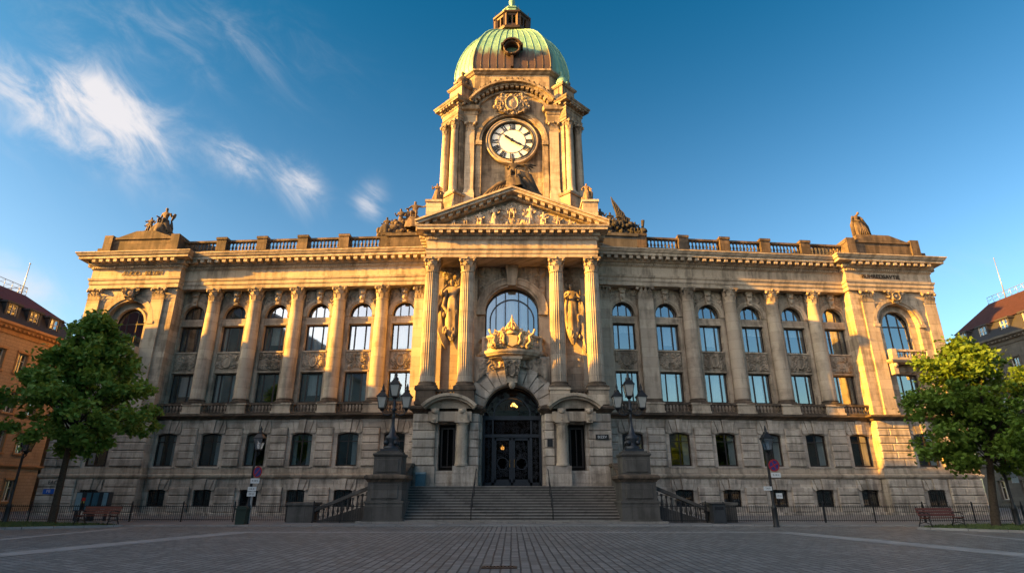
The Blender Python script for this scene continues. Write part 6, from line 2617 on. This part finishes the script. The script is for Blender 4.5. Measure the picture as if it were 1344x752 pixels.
# ------------------------------------------------------------------ neighbours
def neighbour(name, lab, cat, origin, ang, L, D, eave, roofh, wall, trim, roof, floors, pitch, win, dorm=True, parts=True, pole=None, setb=2.6, first=1.2, pitch0=.3):
    """street house: facade along local x at y = 0, facing local -y, depth D"""
    t = thing(name, lab, cat, origin, ang)
    holes, spots = [], []
    w, h = win
    n = int((L - first * 2) / pitch) + 1
    for f, z in enumerate(floors):
        for k in range(n):
            x = first + pitch * k + pitch * .3
            if x + w < L - .4 and parts:
                holes.append(rect(x, x + w, z, z + h))
                spots.append((x + w / 2, z))
    mb = MB()
    mb.holed(rect(0, L, 0, eave), holes, 0, .3)
    mb.add([(0, 0, 0), (0, D, 0), (0, D, eave), (0, 0, eave)], [(0, 1, 2, 3)])
    mb.add([(L, 0, 0), (L, D, 0), (L, D, eave), (L, 0, eave)], [(0, 1, 2, 3)])
    mb.add([(0, D, 0), (L, D, 0), (L, D, eave), (0, D, eave)], [(0, 1, 2, 3)])
    mb.build('house_wall', wall, t)
    mb = MB()
    mb.sweep([(-.02, D), (-.02, -.02), (L + .02, -.02), (L + .02, D)], [(-.2, eave - .95), (.08, eave - .95), (.1, eave - .6), (.2, eave - .55), (.45, eave - .3), (.6, eave - .22), (.6, eave), (-.3, eave + .06)])
    mb.along([(0, 0), (L, 0)], .5, .22, .1, .42, eave - .52, eave - .3, .1)
    z = floors[1] - 1.0 if len(floors) > 1 else 4
    mb.sweep([(-.02, D), (-.02, -.02), (L + .02, -.02), (L + .02, D)], [(-.1, z - .3), (.08, z - .28), (.24, z - .1), (.24, z), (-.1, z + .05)])
    for x, z in spots:
        mb.box(x - w / 2 - .14, x - w / 2 - .01, -.07, -.004, z, z + h)
        mb.box(x + w / 2 + .01, x + w / 2 + .14, -.07, -.004, z, z + h)
        mb.box(x - w / 2 - .2, x + w / 2 + .2, -.14, -.004, z + h + .01, z + h + .2)
        mb.box(x - w / 2 - .2, x + w / 2 + .2, -.16, -.004, z - .16, z - .01)
    mb.build('house_trim', trim, t)
    if parts:
        mb = MB()
        mb.box(.2, L - .2, 1.2, 1.4, 0, eave - .2)
        mb.build('inner_wall', 'dark_interior', t)
        pr = None
        for x, z in spots:
            if pr is None:
                f = frame_of(rect(-w / 2, w / 2, 0, h), [(-.04, .04, 0, h), (-w / 2, w / 2, h * .62, h * .62 + .07)], .08, .08)
                pr = f.build('window', 'white_frame', t, False)
                g = MB()
                g.box(-w / 2, w / 2, .05, .055, 0, h)
                g.build('pane', 'street_glass', pr, False)
                o = pr
            else:
                o = copy_tree(pr, t)
            o.location = (x, .2, z)
    # slate mansard with the dormers, a red roof with a flat top above it, hipped at the ends
    e = .35
    mh = 1.95 if dorm else .05
    mi = .75 if dorm else -.2
    b = [(-e, -e), (L + e, -e), (L + e, D + e), (-e, D + e)]
    c = [(mi, mi), (L - mi, mi), (L - mi, D - mi), (mi, D - mi)]
    c2 = [(mi - .2, mi - .2), (L - mi + .2, mi - .2), (L - mi + .2, D - mi + .2), (mi - .2, D - mi + .2)]
    u = [(setb, setb), (L - setb, setb), (L - setb, D - setb), (setb, D - setb)]
    if dorm:
        mb = MB()
        mb.add([(x, y, eave + .04) for x, y in b] + [(x, y, eave + mh) for x, y in c], [(0, 1, 5, 4), (1, 2, 6, 5), (2, 3, 7, 6), (3, 0, 4, 7)])
        mb.build('mansard', 'slate', t)
    mb = MB()
    mb.add([(x, y, eave + mh) for x, y in c2] + [(x, y, eave + roofh) for x, y in u], [(0, 1, 5, 4), (1, 2, 6, 5), (2, 3, 7, 6), (3, 0, 4, 7), (4, 5, 6, 7)])
    r = mb.build('roof', roof, t)
    if dorm:
        pr = None
        k = 0
        x = first + pitch * .3 + w / 2
        while x < L - 1.2:
            if pr is None:
                mb = MB()
                mb.box(-.75, .75, .0, 2.4, .0, .16)
                mb.box(-.75, -.52, .0, 2.4, .1, 1.5)
                mb.box(.52, .75, .0, 2.4, .1, 1.5)
                mb.box(-.85, .85, -.12, 2.5, 1.5, 1.68)
                mb.box(-.6, .6, .5, .6, .1, 1.5)
                pr = mb.build('dormer', 'slate', r)
                f = frame_of(rect(-.5, .5, .16, 1.5), [(-.035, .035, .16, 1.5), (-.5, .5, .95, 1.0)], .07, .06)
                f.add([(-.5, .045, .16), (.5, .045, .16), (.5, .045, 1.5), (-.5, .045, 1.5)], [(0, 1, 2, 3)]) if False else None
                fo = f.build('dormer_window', 'white_frame', t, False)
                g = MB()
                g.box(-.5, .5, .06, .065, .16, 1.5)
                g.build('pane', 'street_glass', fo, False)
                o, wo = pr, fo
            else:
                o = pr.copy()
                COL.objects.link(o)
                o.parent = r
                wo = copy_tree(fo, t)
            o.location = (x, -.05, eave + .16)
            wo.location = (x, .02, eave + .16)
            x += pitch
    mb = MB()
    z = eave + roofh
    for a, c in ((u[0], u[1]), (u[1], u[2])):
        A, B = Vector((*a, z)), Vector((*c, z))
        up = Vector((0, 0, .75))
        mb.tube([A + up, B + up], .03, 5)
        mb.tube([A + up * .5, B + up * .5], .02, 5)
        n = int((B - A).length / .8)
        for k in range(n + 1):
            p = A.lerp(B, k / n)
            mb.tube([p, p + up], .02, 5)
            if k < n:
                q = A.lerp(B, (k + 1) / n)
                mb.tube([p, q + up], .012, 4)
    if parts:
        mb.build('roof_railing', 'pale_metal', t)
    if pole:
        mb = MB()
        x, y, hh = pole
        mb.tube([(x, y, z - .3), (x, y, z + hh)], [.06, .03], 7)
        mb.ball((x, y, z + hh), .07, 7, 5)
        mb.build('flagpole', 'pale_metal', t)
    return t


# left: facade faces +x, runs along y.  local x -> world +y means rotating by +90 deg, local -y -> world +x
neighbour('neighbour_house', 'orange plastered house with dark red roof and dormers at the left edge', 'house', (-44, 41.0, 0), R(90), 15.0, 15, 15.6, 4.0, 'orange_stucco', 'orange_trim', 'red_roof',
          [.9, 4.9, 8.2, 11.6], 2.45, (1.05, 1.75), pole=(11.5, 3.4, 3.2), setb=3.2)
# right: facade faces -x
neighbour('neighbour_house', 'grey stone house with dark red roof and dormers at the right edge', 'house', (52, 67.0, 0), R(-90), 29.0, 15, 17.2, 5.0, 'shaded_grey_stone', 'shaded_grey_trim', 'shaded_red_roof',
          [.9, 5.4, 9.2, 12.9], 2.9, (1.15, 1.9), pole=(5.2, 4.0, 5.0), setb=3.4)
# the houses along the near sides of the square, beyond the frame: they shade it
for y0, L_, ev, rh, wl, rf, lab in ((24.0, 16.6, 17.8, 3.7, 'orange_stucco', 'red_roof', 'house next to the orange one, out of frame on the left side of the square'), (0.0, 23.8, 27.0, 4.0, 'grey_stone', 'slate', 'tall grey house in the left row, level with the viewer'),
                                    (-62.0, 61.8, 25.5, 4.0, 'grey_stone', 'slate', 'tallest house of the left row, behind the viewer')):
    neighbour('street_house', lab, 'house', (-44, y0, 0), R(90), L_, 15, ev, rh, wl, 'grey_trim', rf, [1, 5], 3, (1, 1.8), False, False, None, 2.4)
neighbour('street_house', 'long grey house closing the square behind the viewer', 'house', (150, -58, 0), R(180), 193, 14, 15.5, 3.5, 'grey_stone', 'grey_trim', 'slate', [1, 5], 3, (1, 1.8), False, False, None, 2.4)
neighbour('neighbour_house', 'low grey house half seen in the gap between the hall and the orange house', 'house', (-43.5, 57.2, 0), R(90), 26, 14, 9.0, 2.5, 'grey_stone', 'grey_trim', 'slate', [1, 5], 2.6, (1.05, 1.7), False, True, None, 2.4)
